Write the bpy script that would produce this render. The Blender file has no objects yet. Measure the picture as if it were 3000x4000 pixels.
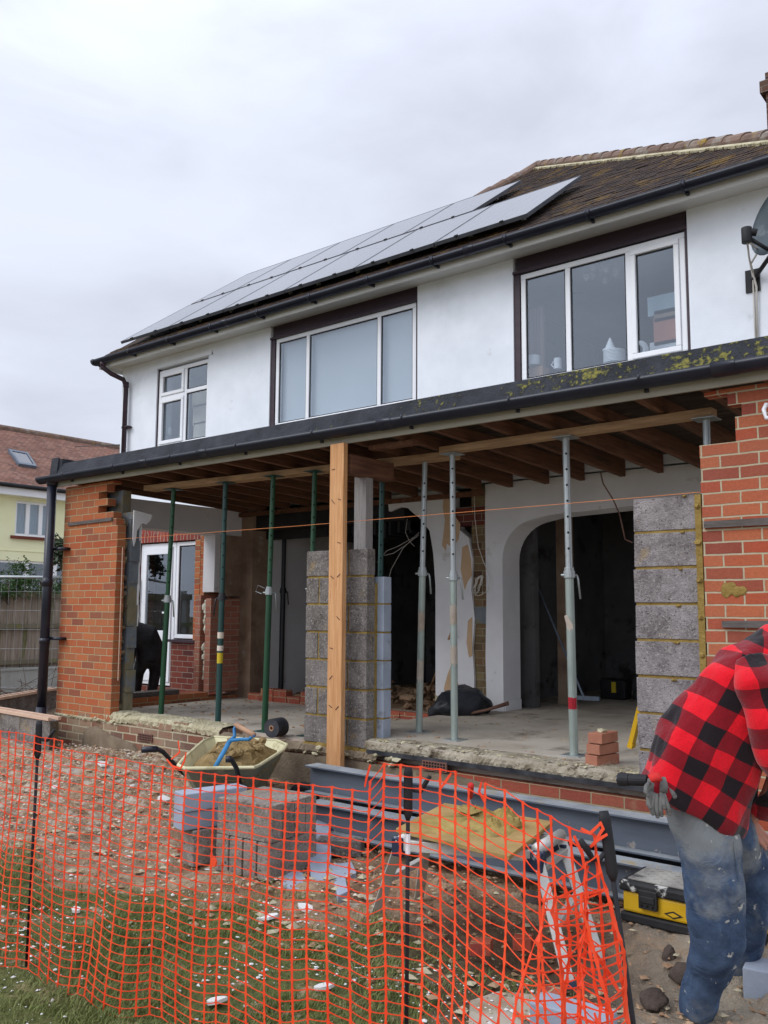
import bpy, bmesh, math, random
import numpy as np
from mathutils import Vector, Matrix
random.seed(7); rng=np.random.default_rng(7)
S=bpy.context.scene
COL=S.collection
# ------------------------------------------------------------------ camera
CF,YAW,PIT,ROL=3450.07,math.radians(-39.0605),math.radians(6.3617),math.radians(0.3449)
CAM=Vector((2.3089,-5.3757,1.0807))
FW=Vector((math.sin(YAW)*math.cos(PIT),math.cos(YAW)*math.cos(PIT),math.sin(PIT)))
_r=Vector((math.cos(YAW),-math.sin(YAW),0)); _u=_r.cross(FW)
RT=_r*math.cos(ROL)+_u*math.sin(ROL); UP=-_r*math.sin(ROL)+_u*math.cos(ROL)
cd=bpy.data.cameras.new('camera'); cam=bpy.data.objects.new('camera',cd); COL.objects.link(cam)
cd.sensor_fit='VERTICAL'; cd.sensor_height=32; cd.sensor_width=24; cd.lens=CF/4000*32
cd.clip_start=.05; cd.clip_end=3000
M3=Matrix((RT,UP,-FW)).transposed(); cam.matrix_world=Matrix.Translation(CAM)@M3.to_4x4()
S.camera=cam
SC=3000/1659
def ray(px,py): return FW*CF+RT*(px*SC-1500)-UP*(py*SC-2000)
def at(px,py,ax,v):
    d=ray(px,py); i='xyz'.index(ax); return CAM+d*((v-CAM[i])/d[i])
def dp(px,py,Z): return CAM+ray(px,py)/CF*Z      # point at a given distance along the view
# ------------------------------------------------------------------ world, sun
SUN_EL,SUN_AZ=math.radians(42),math.radians(150)    # direction towards the sun, from +x ccw
w=bpy.data.worlds.new('World'); S.world=w; w.use_nodes=True
nt=w.node_tree; N=nt.nodes; L=nt.links; N.clear()
out=N.new('ShaderNodeOutputWorld'); bg=N.new('ShaderNodeBackground'); L.new(bg.outputs[0],out.inputs[0])
sky=N.new('ShaderNodeTexSky'); sky.sky_type='NISHITA'; sky.sun_disc=False
sunv=Vector((-.35,-.72,.62)).normalized()
sky.sun_elevation=math.asin(sunv.z); sky.sun_rotation=math.atan2(sunv.x,sunv.y)
tc=N.new('ShaderNodeTexCoord'); mp=N.new('ShaderNodeMapping'); mp.inputs['Scale'].default_value=(1,1,2.6)
L.new(tc.outputs['Generated'],mp.inputs[0])
n1=N.new('ShaderNodeTexNoise'); n1.inputs['Scale'].default_value=2.6; n1.inputs['Detail'].default_value=9; n1.inputs['Roughness'].default_value=.48; n1.inputs['Distortion'].default_value=.35
L.new(mp.outputs[0],n1.inputs[0])
cr=N.new('ShaderNodeValToRGB'); L.new(n1.outputs[0],cr.inputs[0])
e=cr.color_ramp.elements; e[0].position=.36; e[0].color=(.57,.60,.70,1); e[1].position=.66; e[1].color=(.755,.80,.915,1)
x=cr.color_ramp.elements.new(.52); x.color=(.69,.735,.855,1)
# overcast sky is brighter overhead and towards the veiled sun
sx=N.new('ShaderNodeSeparateXYZ'); L.new(tc.outputs['Generated'],sx.inputs[0])
rz=N.new('ShaderNodeMapRange'); L.new(sx.outputs[2],rz.inputs[0]); rz.inputs[1].default_value=.45; rz.inputs[2].default_value=1.0; rz.inputs[3].default_value=1.0; rz.inputs[4].default_value=1.75
dt=N.new('ShaderNodeVectorMath'); dt.operation='DOT_PRODUCT'; L.new(tc.outputs['Generated'],dt.inputs[0]); dt.inputs[1].default_value=sunv
rs=N.new('ShaderNodeMapRange'); L.new(dt.outputs['Value'],rs.inputs[0]); rs.inputs[1].default_value=.1; rs.inputs[2].default_value=1; rs.inputs[3].default_value=1; rs.inputs[4].default_value=1.5
mm=N.new('ShaderNodeMath'); mm.operation='MULTIPLY'; L.new(rz.outputs[0],mm.inputs[0]); L.new(rs.outputs[0],mm.inputs[1])
vm=N.new('ShaderNodeVectorMath'); vm.operation='SCALE'; L.new(cr.outputs[0],vm.inputs[0]); L.new(mm.outputs[0],vm.inputs['Scale'])
sk=N.new('ShaderNodeVectorMath'); sk.operation='SCALE'; L.new(sky.outputs[0],sk.inputs[0]); sk.inputs['Scale'].default_value=.06
mx=N.new('ShaderNodeMixRGB'); mx.inputs[0].default_value=.94; L.new(sk.outputs[0],mx.inputs[1]); L.new(vm.outputs[0],mx.inputs[2])
L.new(mx.outputs[0],bg.inputs[0]); bg.inputs[1].default_value=1.0
sl=bpy.data.lights.new('sun','SUN'); so=bpy.data.objects.new('sun',sl); COL.objects.link(so)
sl.energy=1.0; sl.angle=math.radians(30); sl.color=(1,.985,.96); so.rotation_euler=sunv.to_track_quat('Z','Y').to_euler(); so.location=(0,-10,20)
S.view_settings.view_transform='Standard'; S.view_settings.look='None'; S.view_settings.exposure=0.22; S.view_settings.gamma=1
S.cycles.max_bounces=8; S.cycles.transparent_max_bounces=16; S.cycles.diffuse_bounces=4
# ------------------------------------------------------------------ materials
def newmat(name):
    m=bpy.data.materials.new(name); m.use_nodes=True; n=m.node_tree; n.nodes.clear()
    o=n.nodes.new('ShaderNodeOutputMaterial'); b=n.nodes.new('ShaderNodeBsdfPrincipled'); n.links.new(b.outputs[0],o.inputs[0])
    return m,n,b,o
def noise(n,vec,scale,detail=5,rough=.6,dist=0):
    t=n.nodes.new('ShaderNodeTexNoise'); t.inputs['Scale'].default_value=scale; t.inputs['Detail'].default_value=detail
    t.inputs['Roughness'].default_value=rough; t.inputs['Distortion'].default_value=dist; n.links.new(vec,t.inputs[0]); return t.outputs[0]
def ramp(n,fac,stops):
    r=n.nodes.new('ShaderNodeValToRGB'); n.links.new(fac,r.inputs[0]); el=r.color_ramp.elements
    el[0].position=stops[0][0]; el[0].color=(*stops[0][1],1); el[1].position=stops[-1][0]; el[1].color=(*stops[-1][1],1)
    for p,c in stops[1:-1]: q=el.new(p); q.color=(*c,1)
    return r.outputs[0]
def fr(n,fac,a,b,c0=0,c1=1):
    r=n.nodes.new('ShaderNodeMapRange'); n.links.new(fac,r.inputs[0]); r.inputs[1].default_value=a; r.inputs[2].default_value=b; r.inputs[3].default_value=c0; r.inputs[4].default_value=c1; return r.outputs[0]
def mixc(n,fac,a,b,mode='MIX'):
    r=n.nodes.new('ShaderNodeMixRGB'); r.blend_type=mode
    if isinstance(fac,(int,float)): r.inputs[0].default_value=fac
    else: n.links.new(fac,r.inputs[0])
    for i,q in ((1,a),(2,b)):
        if isinstance(q,tuple): r.inputs[i].default_value=(*q,1)
        else: n.links.new(q,r.inputs[i])
    return r.outputs[0]
def math_(n,op,a,b=None):
    r=n.nodes.new('ShaderNodeMath'); r.operation=op
    for i,q in ((0,a),(1,b)):
        if q is None: continue
        if isinstance(q,(int,float)): r.inputs[i].default_value=q
        else: n.links.new(q,r.inputs[i])
    return r.outputs[0]
def vec(n,kind='Object',scale=(1,1,1),rot=(0,0,0),loc=(0,0,0)):
    t=n.nodes.new('ShaderNodeTexCoord'); m=n.nodes.new('ShaderNodeMapping'); m.inputs['Scale'].default_value=scale; m.inputs['Rotation'].default_value=rot; m.inputs['Location'].default_value=loc
    n.links.new(t.outputs[kind],m.inputs[0]); return m.outputs[0]
def bump(n,b,h,strength,dist=.01):
    t=n.nodes.new('ShaderNodeBump'); t.inputs['Strength'].default_value=strength; t.inputs['Distance'].default_value=dist
    n.links.new(h,t.inputs['Height']); n.links.new(t.outputs[0],b.inputs['Normal']); return t
def seti(b,**k):
    for a,v in k.items(): b.inputs[a.replace('_',' ')].default_value=v
def mk(name,c1,c2,scale=5,rough=.8,bs=.3,bscale=40,stretch=(1,1,1),metal=0,spec=.3,spots=(),lo=.35,hi=.65,bd=.01,rvar=0):
    m,n,b,o=newmat(name); v=vec(n,'Object',stretch)
    f=noise(n,v,scale); c=ramp(n,f,[(lo,c1),(hi,c2)])
    for col,sc,th,sf in spots:
        g=noise(n,v,sc,6,.65); c=mixc(n,fr(n,g,th,th+sf),c,col)
    if rvar:
        oi=n.nodes.new('ShaderNodeObjectInfo'); c=mixc(n,fr(n,oi.outputs['Random'],0,1,0,rvar),c,(.02,.02,.02))
    n.links.new(c,b.inputs['Base Color']); seti(b,Roughness=rough,Metallic=metal); b.inputs['Specular IOR Level'].default_value=spec
    if bs: bump(n,b,noise(n,v,bscale,4,.6),bs,bd)
    return m
def brick(name,ca,cb,cc,mortar,bw=.225,rh=.075,ms=.0055,stain=(.12,.06,.04),stn=.35,off=(0,0),cv=.5,bs=.7):
    m,n,b,o=newmat(name); uv=vec(n,'UV',loc=(off[0],off[1],0))
    wob=n.nodes.new('ShaderNodeTexNoise'); wob.inputs['Scale'].default_value=9; wob.inputs['Detail'].default_value=2; n.links.new(uv,wob.inputs[0])
    sb=n.nodes.new('ShaderNodeVectorMath'); sb.operation='SUBTRACT'; n.links.new(wob.outputs['Color'],sb.inputs[0]); sb.inputs[1].default_value=(.5,.5,.5)
    scl=n.nodes.new('ShaderNodeVectorMath'); scl.operation='SCALE'; n.links.new(sb.outputs[0],scl.inputs[0]); scl.inputs['Scale'].default_value=.008*(rh/.075)
    ad=n.nodes.new('ShaderNodeVectorMath'); n.links.new(uv,ad.inputs[0]); n.links.new(scl.outputs[0],ad.inputs[1])
    t=n.nodes.new('ShaderNodeTexBrick'); n.links.new(ad.outputs[0],t.inputs[0]); t.inputs['Scale'].default_value=1; t.inputs['Brick Width'].default_value=bw; t.inputs['Row Height'].default_value=rh
    t.inputs['Mortar Size'].default_value=ms; t.inputs['Mortar Smooth'].default_value=.25; t.inputs['Bias'].default_value=0
    t.inputs['Color1'].default_value=(0,0,0,1); t.inputs['Color2'].default_value=(1,1,1,1); t.inputs['Mortar'].default_value=(.5,.5,.5,1)
    c=ramp(n,t.outputs['Color'],[(0,ca),(.5,cb),(1,cc)])
    ob=vec(n,'Object')
    c=mixc(n,fr(n,noise(n,ob,1.3,5,.6),.45,.75,0,stn),c,stain)
    c=mixc(n,fr(n,noise(n,ob,60,5,.7),.35,.7,0,cv*.5),c,(.02,.01,.01),'MIX')
    c=mixc(n,fr(n,noise(n,ob,7,6,.7),.62,.75,0,.35),c,mortar)
    mc=mixc(n,fr(n,noise(n,ob,14,4,.6),.3,.7,0,.5),mortar,tuple(q*.55 for q in mortar))
    c=mixc(n,t.outputs['Fac'],c,mc); n.links.new(c,b.inputs['Base Color']); seti(b,Roughness=.9); b.inputs['Specular IOR Level'].default_value=.2
    h=math_(n,'SUBTRACT',math_(n,'MULTIPLY',noise(n,ob,45,5,.7),.5),t.outputs['Fac']); bump(n,b,h,bs,.012)
    return m
m_brickL=brick('orange brick',(.42,.095,.04),(.50,.165,.065),(.26,.085,.055),(.45,.36,.21),stain=(.42,.19,.08),stn=.5)
m_brickR=brick('red brick',(.42,.085,.042),(.50,.155,.07),(.27,.065,.045),(.50,.43,.29),stain=(.36,.12,.08),stn=.55,ms=.006)
m_brickdark=brick('dark red brick',(.15,.03,.022),(.20,.05,.035),(.10,.03,.028),(.30,.24,.19),ms=.005)
m_brickold=brick('mortar smeared old brick',(.22,.08,.05),(.33,.2,.13),(.16,.09,.07),(.50,.44,.30),stain=(.42,.38,.26),stn=.9,ms=.008)
m_brickbase=brick('red base brick',(.38,.075,.045),(.44,.12,.07),(.30,.06,.045),(.42,.33,.2),stain=(.33,.16,.1),stn=.5)
m_soldier=brick('soldier brick',(.3,.05,.035),(.35,.08,.05),(.2,.04,.035),(.45,.4,.33),bw=.075,rh=.6,ms=.006,off=(0,.1))
m_render=mk('white painted render',(.76,.80,.85),(.84,.88,.93),2.5,.9,.5,90,spots=(((.60,.64,.66),1.1,.58,.25),((.50,.51,.50),3.0,.64,.16)),spec=.15,bd=.004)
m_creamr=mk('pale yellow render',(.80,.80,.50),(.84,.85,.56),1.5,.9,.4,60,spec=.15)
m_plaster=mk('white interior plaster',(.66,.66,.67),(.74,.74,.75),2,.85,.15,12,spots=(((.42,.38,.33),3.2,.66,.12),),spec=.2,bd=.006)
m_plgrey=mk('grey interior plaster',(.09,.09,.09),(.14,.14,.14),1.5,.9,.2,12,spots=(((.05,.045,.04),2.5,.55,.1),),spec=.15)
m_brownpl=mk('bare brown plaster',(.20,.13,.09),(.34,.25,.18),3,.95,.5,20,spots=(((.45,.42,.38),4,.62,.08),),spec=.1)
m_beige=mk('beige undercoat plaster',(.50,.34,.20),(.56,.39,.25),4,.9,.3,30,spec=.1)
m_mort=mk('ochre mortar',(.22,.145,.04),(.34,.235,.075),9,.95,.8,35,spec=.1,bd=.015)
m_rubmort=mk('cream lime mortar',(.40,.35,.22),(.60,.55,.38),6,.95,1,25,spots=(((.2,.15,.1),5,.6,.1),),spec=.1,bd=.03)
m_roughren=mk('grey brown cement render',(.17,.13,.09),(.27,.215,.15),5,.95,.8,60,spots=(((.33,.28,.18),2.2,.58,.1),),spec=.1)
def blockmat(name,a,b_,pit):
    m,n,b,o=newmat(name); v=vec(n)
    f=noise(n,v,5,6,.7,.5); c=ramp(n,f,[(.32,a),(.62,b_)])
    c=mixc(n,fr(n,noise(n,v,48,5,.75),.53,.66,0,.8),c,(.44,.41,.385)); c=mixc(n,fr(n,noise(n,v,60,5,.75),.56,.64,0,.95),c,pit)
    c=mixc(n,fr(n,noise(n,v,6,4,.6),.6,.72,0,.5),c,(.36,.25,.09))
    n.links.new(c,b.inputs['Base Color']); seti(b,Roughness=.95); b.inputs['Specular IOR Level'].default_value=.15
    bump(n,b,noise(n,v,85,3,.7),.9,.012); return m
m_block=blockmat('grey concrete block',(.10,.088,.078),(.25,.225,.205),(.035,.028,.024))
m_blockL=blockmat('pale concrete block',(.13,.112,.11),(.34,.31,.305),(.05,.04,.038))
m_aer=mk('blue grey aircrete',(.27,.31,.37),(.36,.40,.47),3,.9,.25,50,spots=(((.22,.23,.24),5,.62,.1),),spec=.15)
m_aerold=mk('old mortar daubed grey block',(.13,.15,.17),(.20,.22,.235),3,.95,.8,18,spots=(((.22,.19,.12),2.6,.5,.1),),spec=.1,bd=.02)
m_conc=mk('concrete floor',(.38,.33,.265),(.52,.465,.385),2.2,.85,.5,22,spots=(((.20,.165,.13),3,.56,.15),((.52,.49,.43),7,.64,.1)),spec=.25)
m_timber=mk('new pine timber',(.52,.25,.10),(.66,.36,.165),6,.7,.3,60,stretch=(9,9,.6),spots=(((.30,.10,.04),3.5,.62,.04),((.72,.50,.34),2,.62,.1)),spec=.3)
m_greywood=mk('weathered grey timber',(.26,.24,.23),(.36,.34,.33),6,.9,.4,60,stretch=(9,9,.8),spots=(((.16,.13,.11),3,.6,.1),))
m_plank=mk('scaffold plank wood',(.36,.22,.12),(.50,.33,.19),5,.8,.4,50,stretch=(.6,9,9),spots=(((.22,.13,.08),3,.6,.1),))
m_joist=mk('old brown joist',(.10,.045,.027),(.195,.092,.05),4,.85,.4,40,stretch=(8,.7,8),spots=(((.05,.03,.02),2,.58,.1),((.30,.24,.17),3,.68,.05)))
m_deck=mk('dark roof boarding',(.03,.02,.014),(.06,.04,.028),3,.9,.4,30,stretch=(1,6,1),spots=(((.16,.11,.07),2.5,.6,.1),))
m_old=mk('dark weathered batten',(.10,.085,.075),(.17,.15,.14),6,.9,.6,50,stretch=(1,8,8))
m_upvc=mk('white upvc',(.80,.82,.85),(.86,.88,.90),2,.35,.0,spec=.5)
m_upvcg=mk('grimy white board',(.58,.58,.55),(.66,.66,.63),3,.6,.15,20,stretch=(.4,2,2))
m_brownframe=mk('dark purple brown trim',(.028,.014,.022),(.045,.024,.034),5,.5,.1,30,stretch=(.3,3,3),spec=.4)
m_blkpl=mk('black plastic',(.008,.010,.020),(.016,.018,.030),4,.32,.08,14,spec=.45,spots=(((.05,.055,.07),2,.7,.2),))
m_black=mk('matt black plastic',(.01,.01,.012),(.02,.02,.022),5,.6,.15,30)
m_sillred=mk('brown red sill',(.13,.03,.02),(.17,.045,.03),3,.7,.1,20)
m_felt=None
def feltmat():
    m,n,b,o=newmat('mossy black roof felt'); v=vec(n)
    c=ramp(n,noise(n,v,5,5,.6),[(.35,(.010,.011,.017)),(.7,(.036,.038,.048))])
    sp=n.nodes.new('ShaderNodeSeparateXYZ'); n.links.new(v,sp.inputs[0])
    dens=fr(n,sp.outputs[0],-4.0,-.6,-.03,.13)    # more moss towards the right-hand end
    k=math_(n,'ADD',noise(n,v,24,5,.65),dens); k2=math_(n,'ADD',k,fr(n,noise(n,v,2.2,3,.5),.35,.65,-.13,.09))
    c=mixc(n,fr(n,k2,.68,.73),c,(.085,.085,.025)); c=mixc(n,fr(n,k2,.75,.80),c,(.20,.175,.03))
    n.links.new(c,b.inputs['Base Color']); seti(b,Roughness=.75); b.inputs['Specular IOR Level'].default_value=.35
    bump(n,b,math_(n,'ADD',math_(n,'MULTIPLY',fr(n,k2,.64,.74),1.0),noise(n,v,50,4,.6)),.6,.015); return m
m_felt=feltmat()
def tilemat(name,ca,cb,cc,moss,mossamt,bw=.165,rh=.1):
    m,n,b,o=newmat(name); uv=vec(n,'UV'); ob=vec(n)
    t=n.nodes.new('ShaderNodeTexBrick'); n.links.new(uv,t.inputs[0]); t.inputs['Scale'].default_value=1; t.inputs['Brick Width'].default_value=bw; t.inputs['Row Height'].default_value=rh; t.inputs['Mortar Size'].default_value=.003; t.inputs['Mortar Smooth'].default_value=.1
    t.inputs['Color1'].default_value=(0,0,0,1); t.inputs['Color2'].default_value=(1,1,1,1); t.inputs['Mortar'].default_value=(.3,.3,.3,1)
    c=ramp(n,t.outputs['Color'],[(0,ca),(.5,cb),(1,cc)])
    if mossamt:
        g=noise(n,ob,3.2,7,.75); c=mixc(n,fr(n,g,mossamt,mossamt+.08,0,.85),c,moss); g2=noise(n,ob,20,4,.6); c=mixc(n,fr(n,g2,.62,.68,0,.6),c,tuple(q*1.3 for q in moss))
    c=mixc(n,fr(n,noise(n,ob,1.1,4,.5),.4,.7,0,.4),c,tuple(q*.6 for q in ca))
    sp=n.nodes.new('ShaderNodeSeparateXYZ'); n.links.new(uv,sp.inputs[0])
    saw=math_(n,'FRACT',math_(n,'DIVIDE',sp.outputs[1],rh))
    dark=fr(n,saw,.0,.16,1,0)                     # open joint under each course: a real recess, kept narrow
    c=mixc(n,t.outputs['Fac'],c,tuple(q*.25 for q in ca))
    n.links.new(c,b.inputs['Base Color']); seti(b,Roughness=.9); b.inputs['Specular IOR Level'].default_value=.2
    h=math_(n,'SUBTRACT',math_(n,'ADD',math_(n,'MULTIPLY',saw,-1.0),math_(n,'MULTIPLY',noise(n,ob,30,4,.7),.5)),t.outputs['Fac']); bump(n,b,h,1,.03)
    return m
m_tile=tilemat('mossy brown plain tile',(.036,.023,.019),(.062,.038,.028),(.022,.017,.015),(.17,.10,.022),.53)
m_tileN=tilemat('red brown plain tile',(.20,.09,.065),(.28,.15,.11),(.13,.075,.06),(.14,.12,.05),.66,rh=.11)
m_ridge=mk('weathered ridge tile',(.13,.085,.065),(.22,.145,.11),4,.9,.5,20,spots=(((.30,.28,.24),3,.55,.15),((.30,.20,.03),5,.6,.08)))
def glassmat(name,tint,ior,rough=.0):
    m,n,b,o=newmat(name); n.nodes.remove(b)
    tr=n.nodes.new('ShaderNodeBsdfTransparent'); tr.inputs[0].default_value=(*tint,1); gl=n.nodes.new('ShaderNodeBsdfGlossy'); gl.inputs['Roughness'].default_value=rough; gl.inputs[0].default_value=(.84,.92,1,1)
    f=n.nodes.new('ShaderNodeFresnel'); f.inputs[0].default_value=ior; mxs=n.nodes.new('ShaderNodeMixShader')
    v=vec(n); bp=n.nodes.new('ShaderNodeBump'); bp.inputs['Strength'].default_value=.06; bp.inputs['Distance'].default_value=.01; n.links.new(noise(n,v,1.6,2,.4),bp.inputs['Height']); n.links.new(bp.outputs[0],gl.inputs['Normal'])
    ge=n.nodes.new('ShaderNodeNewGeometry'); fk=math_(n,'MULTIPLY',f.outputs[0],math_(n,'SUBTRACT',1.0,ge.outputs['Backfacing'])); n.links.new(fk,mxs.inputs[0]); n.links.new(tr.outputs[0],mxs.inputs[1]); n.links.new(gl.outputs[0],mxs.inputs[2]); n.links.new(mxs.outputs[0],o.inputs[0]); return m
m_glass=glassmat('window glass',(.88,.91,.93),2.35)
m_frost=mk('frosted blind',(.50,.53,.55),(.54,.57,.59),1,.6,.0)
m_curt=mk('sheer curtain',(.42,.50,.55),(.55,.62,.66),3,.8,.3,12,stretch=(6,6,.4))
m_pinkc=mk('pink curtain',(.40,.26,.24),(.5,.34,.31),3,.8,.3,12,stretch=(6,6,.4))
m_panel=None
def panelmat():
    m,n,b,o=newmat('solar cell glass'); uv=vec(n,'UV'); t=n.nodes.new('ShaderNodeTexBrick'); n.links.new(uv,t.inputs[0]); t.offset=0; t.inputs['Scale'].default_value=1; t.inputs['Brick Width'].default_value=.156; t.inputs['Row Height'].default_value=.156; t.inputs['Mortar Size'].default_value=.003
    c=mixc(n,t.outputs['Fac'],(.03,.035,.05),(.25,.26,.28)); n.links.new(c,b.inputs['Base Color']); seti(b,Roughness=.12); b.inputs['IOR'].default_value=2.8; return m
m_panel=panelmat()
m_steelb=mk('blue grey primed steel',(.095,.12,.155),(.135,.165,.205),3,.5,.2,30,spec=.4,spots=(((.30,.30,.30),3,.60,.12),((.22,.13,.06),6,.69,.06)))
def steelmat():
    m,n,b,o=newmat('blue grey primed steel beam'); v=vec(n,'Object',(.6,3,3)); v2=vec(n)
    c=ramp(n,noise(n,v,3,5,.6),[(.3,(.075,.09,.115)),(.7,(.12,.14,.17))])
    g=n.nodes.new('ShaderNodeNewGeometry'); sp=n.nodes.new('ShaderNodeSeparateXYZ'); n.links.new(g.outputs['Normal'],sp.inputs[0])
    up=fr(n,sp.outputs[2],.5,.8); c=mixc(n,math_(n,'MULTIPLY',up,fr(n,noise(n,v2,5,5,.7),.35,.6,.45,.9)),c,(.34,.36,.37)); c=mixc(n,math_(n,'MULTIPLY',up,fr(n,noise(n,v2,9,6,.7),.57,.64)),c,(.34,.27,.16))
    c=mixc(n,fr(n,noise(n,v2,12,5,.7),.66,.71,0,.8),c,(.36,.34,.30)); c=mixc(n,fr(n,noise(n,v2,6,5,.7),.68,.73,0,.7),c,(.16,.09,.05))
    n.links.new(c,b.inputs['Base Color']); seti(b,Roughness=.6); b.inputs['Specular IOR Level'].default_value=.35; bump(n,b,noise(n,v2,40,4,.6),.2,.005); return m
m_beam=steelmat()
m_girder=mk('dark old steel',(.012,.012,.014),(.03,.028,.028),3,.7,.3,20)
def propmat(name,a,b_,sp): return mk(name,a,b_,3,.42,.15,30,spec=.5,spots=sp,stretch=(1,1,.5))
m_green=propmat('green prop paint',(.004,.045,.016),(.008,.075,.025),(((.015,.02,.02),5,.62,.1),))
m_teal=propmat('dark teal prop paint',(.008,.045,.04),(.014,.065,.055),(((.02,.02,.02),5,.6,.1),))
m_dark=propmat('near black prop paint',(.012,.014,.018),(.02,.022,.028),())
m_galv=mk('galvanised steel',(.30,.33,.33),(.42,.45,.45),5,.42,.2,30,metal=.55,spec=.5,spots=(((.20,.22,.21),4,.58,.12),((.58,.55,.48),3,.70,.04)),stretch=(1,1,.6))
m_galvg=mk('greenish galvanised tube',(.26,.31,.28),(.36,.41,.37),5,.5,.2,30,metal=.35,spots=(((.60,.54,.45),2.4,.69,.03),((.17,.19,.17),4,.6,.1)),stretch=(1,1,.5))
m_hole=mk('dark hole',(.004,.004,.004),(.006,.006,.006),3,.9,0)
m_red=mk('red paint mark',(.6,.03,.05),(.65,.05,.07),3,.6,0)
m_paper=mk('torn paper label',(.62,.52,.42),(.72,.65,.56),8,.8,.3,30)
m_alu=mk('scuffed aluminium',(.50,.49,.45),(.62,.61,.57),4,.5,.3,30,metal=.4,spots=(((.30,.27,.2),6,.58,.1),))
m_blue=mk('blue paint',(.03,.17,.38),(.05,.23,.46),5,.5,.2,30,spots=(((.02,.03,.05),6,.6,.1),))
m_navy=mk('navy plastic spattered',(.02,.03,.06),(.03,.045,.08),4,.5,.1,30,spots=(((.4,.4,.4),14,.62,.05),))
m_handle=mk('worn wood handle',(.36,.20,.12),(.46,.28,.17),4,.6,.2,30)
m_sand=mk('wet building sand',(.20,.135,.055),(.33,.235,.115),7,.95,1,18,spec=.1,bd=.04)
m_mix=mk('wet mortar mix',(.25,.18,.055),(.38,.28,.09),5,.85,.7,16,bd=.03,spots=(((.17,.12,.04),4,.57,.1),))
m_tray=mk('cream barrow plastic',(.60,.55,.33),(.68,.63,.40),4,.6,.2,20,spots=(((.34,.29,.15),5,.57,.12),))
m_traydk=mk('grey green barrow side',(.16,.17,.13),(.24,.25,.19),4,.7,.2,20,spots=(((.34,.31,.2),5,.6,.1),))
m_yel=mk('yellow paint',(.62,.36,.01),(.70,.43,.02),4,.5,.15,30,spots=(((.32,.22,.08),6,.64,.08),((.5,.47,.35),3.2,.66,.1)))
m_tread=mk('dusty black tread plate',(.20,.19,.17),(.38,.37,.33),5,.7,.4,60,spots=(((.05,.05,.05),7,.58,.08),))
m_boxblk=mk('plaster splashed black plastic',(.012,.012,.014),(.03,.03,.03),5,.6,.2,30,spots=(((.55,.54,.5),9,.60,.05),))
m_barrier=None
def barmat():
    m,n,b,o=newmat('orange barrier plastic'); v=vec(n); c=ramp(n,noise(n,v,6,3,.5),[(.3,(.76,.045,.012)),(.7,(.88,.09,.026))])
    c=mixc(n,fr(n,noise(n,v,25,5,.7),.56,.70,0,.55),c,(.40,.07,.035)); n.links.new(c,b.inputs['Base Color']); seti(b,Roughness=.45); b.inputs['Specular IOR Level'].default_value=.35; return m
m_barrier=barmat()
m_grass=None
def grassmat():
    m,n,b,o=newmat('grass blade'); v=vec(n); c=ramp(n,noise(n,v,3,5,.7),[(.3,(.09,.125,.035)),(.55,(.18,.215,.065)),(.75,(.34,.30,.15))])
    c=mixc(n,fr(n,noise(n,v,140,2,.5),.4,.75,0,.5),c,(.20,.20,.08)); n.links.new(c,b.inputs['Base Color']); seti(b,Roughness=.7); b.inputs['Specular IOR Level'].default_value=.2; return m
m_grass=grassmat()
m_leaf=mk('green leaf',(.03,.075,.018),(.07,.14,.035),6,.5,0,spec=.4)
m_leafdk=mk('dark evergreen leaf',(.02,.035,.015),(.045,.07,.03),6,.5,0,spec=.4)
m_twig=mk('brown twig',(.09,.06,.045),(.15,.11,.08),6,.9,0)
m_chip=mk('white plaster chip',(.62,.61,.58),(.78,.77,.74),4,.9,.2,20)
m_dust=mk('crushed plaster crumbs',(.42,.31,.21),(.74,.66,.55),3,.95,.2,20)
m_clod=mk('brown rubble',(.24,.14,.08),(.46,.31,.19),4,.95,.6,20,bd=.02)
m_mud=mk('dark clay clod',(.045,.033,.026),(.09,.068,.055),5,.95,.8,18,bd=.03)
m_fencew=mk('weathered feather board',(.24,.19,.15),(.36,.295,.235),5,.9,.4,40,stretch=(7,7,.5),spots=(((.12,.13,.04),1.6,.55,.12),((.09,.06,.05),3,.6,.1)))
m_fencer=mk('mossy fence rail',(.15,.13,.09),(.23,.20,.14),4,.9,.4,40,spots=(((.17,.19,.03),2,.52,.1),))
m_gravb=mk('pale concrete board',(.36,.36,.33),(.46,.46,.43),3,.9,.3,40)
m_pink=mk('pinkish sawn timber',(.55,.36,.25),(.66,.46,.34),5,.7,.2,40,stretch=(.5,5,5))
m_wire=mk('galvanised wire',(.35,.38,.38),(.45,.48,.48),5,.4,0,metal=.6)
m_white=mk('white enamel',(.75,.77,.78),(.8,.82,.83),3,.4,0)
m_cable=mk('grey cable',(.25,.23,.21),(.34,.32,.30),3,.6,0)
m_greycab=mk('white cable',(.55,.53,.48),(.65,.62,.57),3,.6,0)
m_string=mk('orange string line',(.72,.24,.08),(.78,.28,.10),3,.7,0)
m_bag=mk('black rubble sack',(.012,.014,.018),(.03,.032,.04),4,.4,.5,12,bd=.03)
m_rust=mk('rusty pipe',(.10,.05,.035),(.20,.11,.08),5,.9,.3,30)
m_dpc=mk('black damp course',(.015,.016,.02),(.06,.06,.065),6,.7,.3,20)
m_lt=mk('pale blue box',(.40,.53,.60),(.46,.60,.66),2,.7,0); m_or=mk('orange cardboard',(.55,.20,.12),(.6,.25,.16),2,.8,0); m_br=mk('brown cardboard',(.30,.23,.16),(.36,.28,.2),2,.8,0)
m_cream=mk('cream cardboard',(.56,.52,.42),(.64,.60,.50),2,.8,0)
m_cloth=mk('black work clothes',(.012,.012,.014),(.040,.040,.046),4,.9,.5,14,bd=.02)
m_skin=mk('skin',(.50,.24,.17),(.56,.29,.21),5,.6,.1,60); m_sole=mk('worn tan boot',(.22,.17,.12),(.33,.27,.2),5,.8,.3,30)
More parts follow.
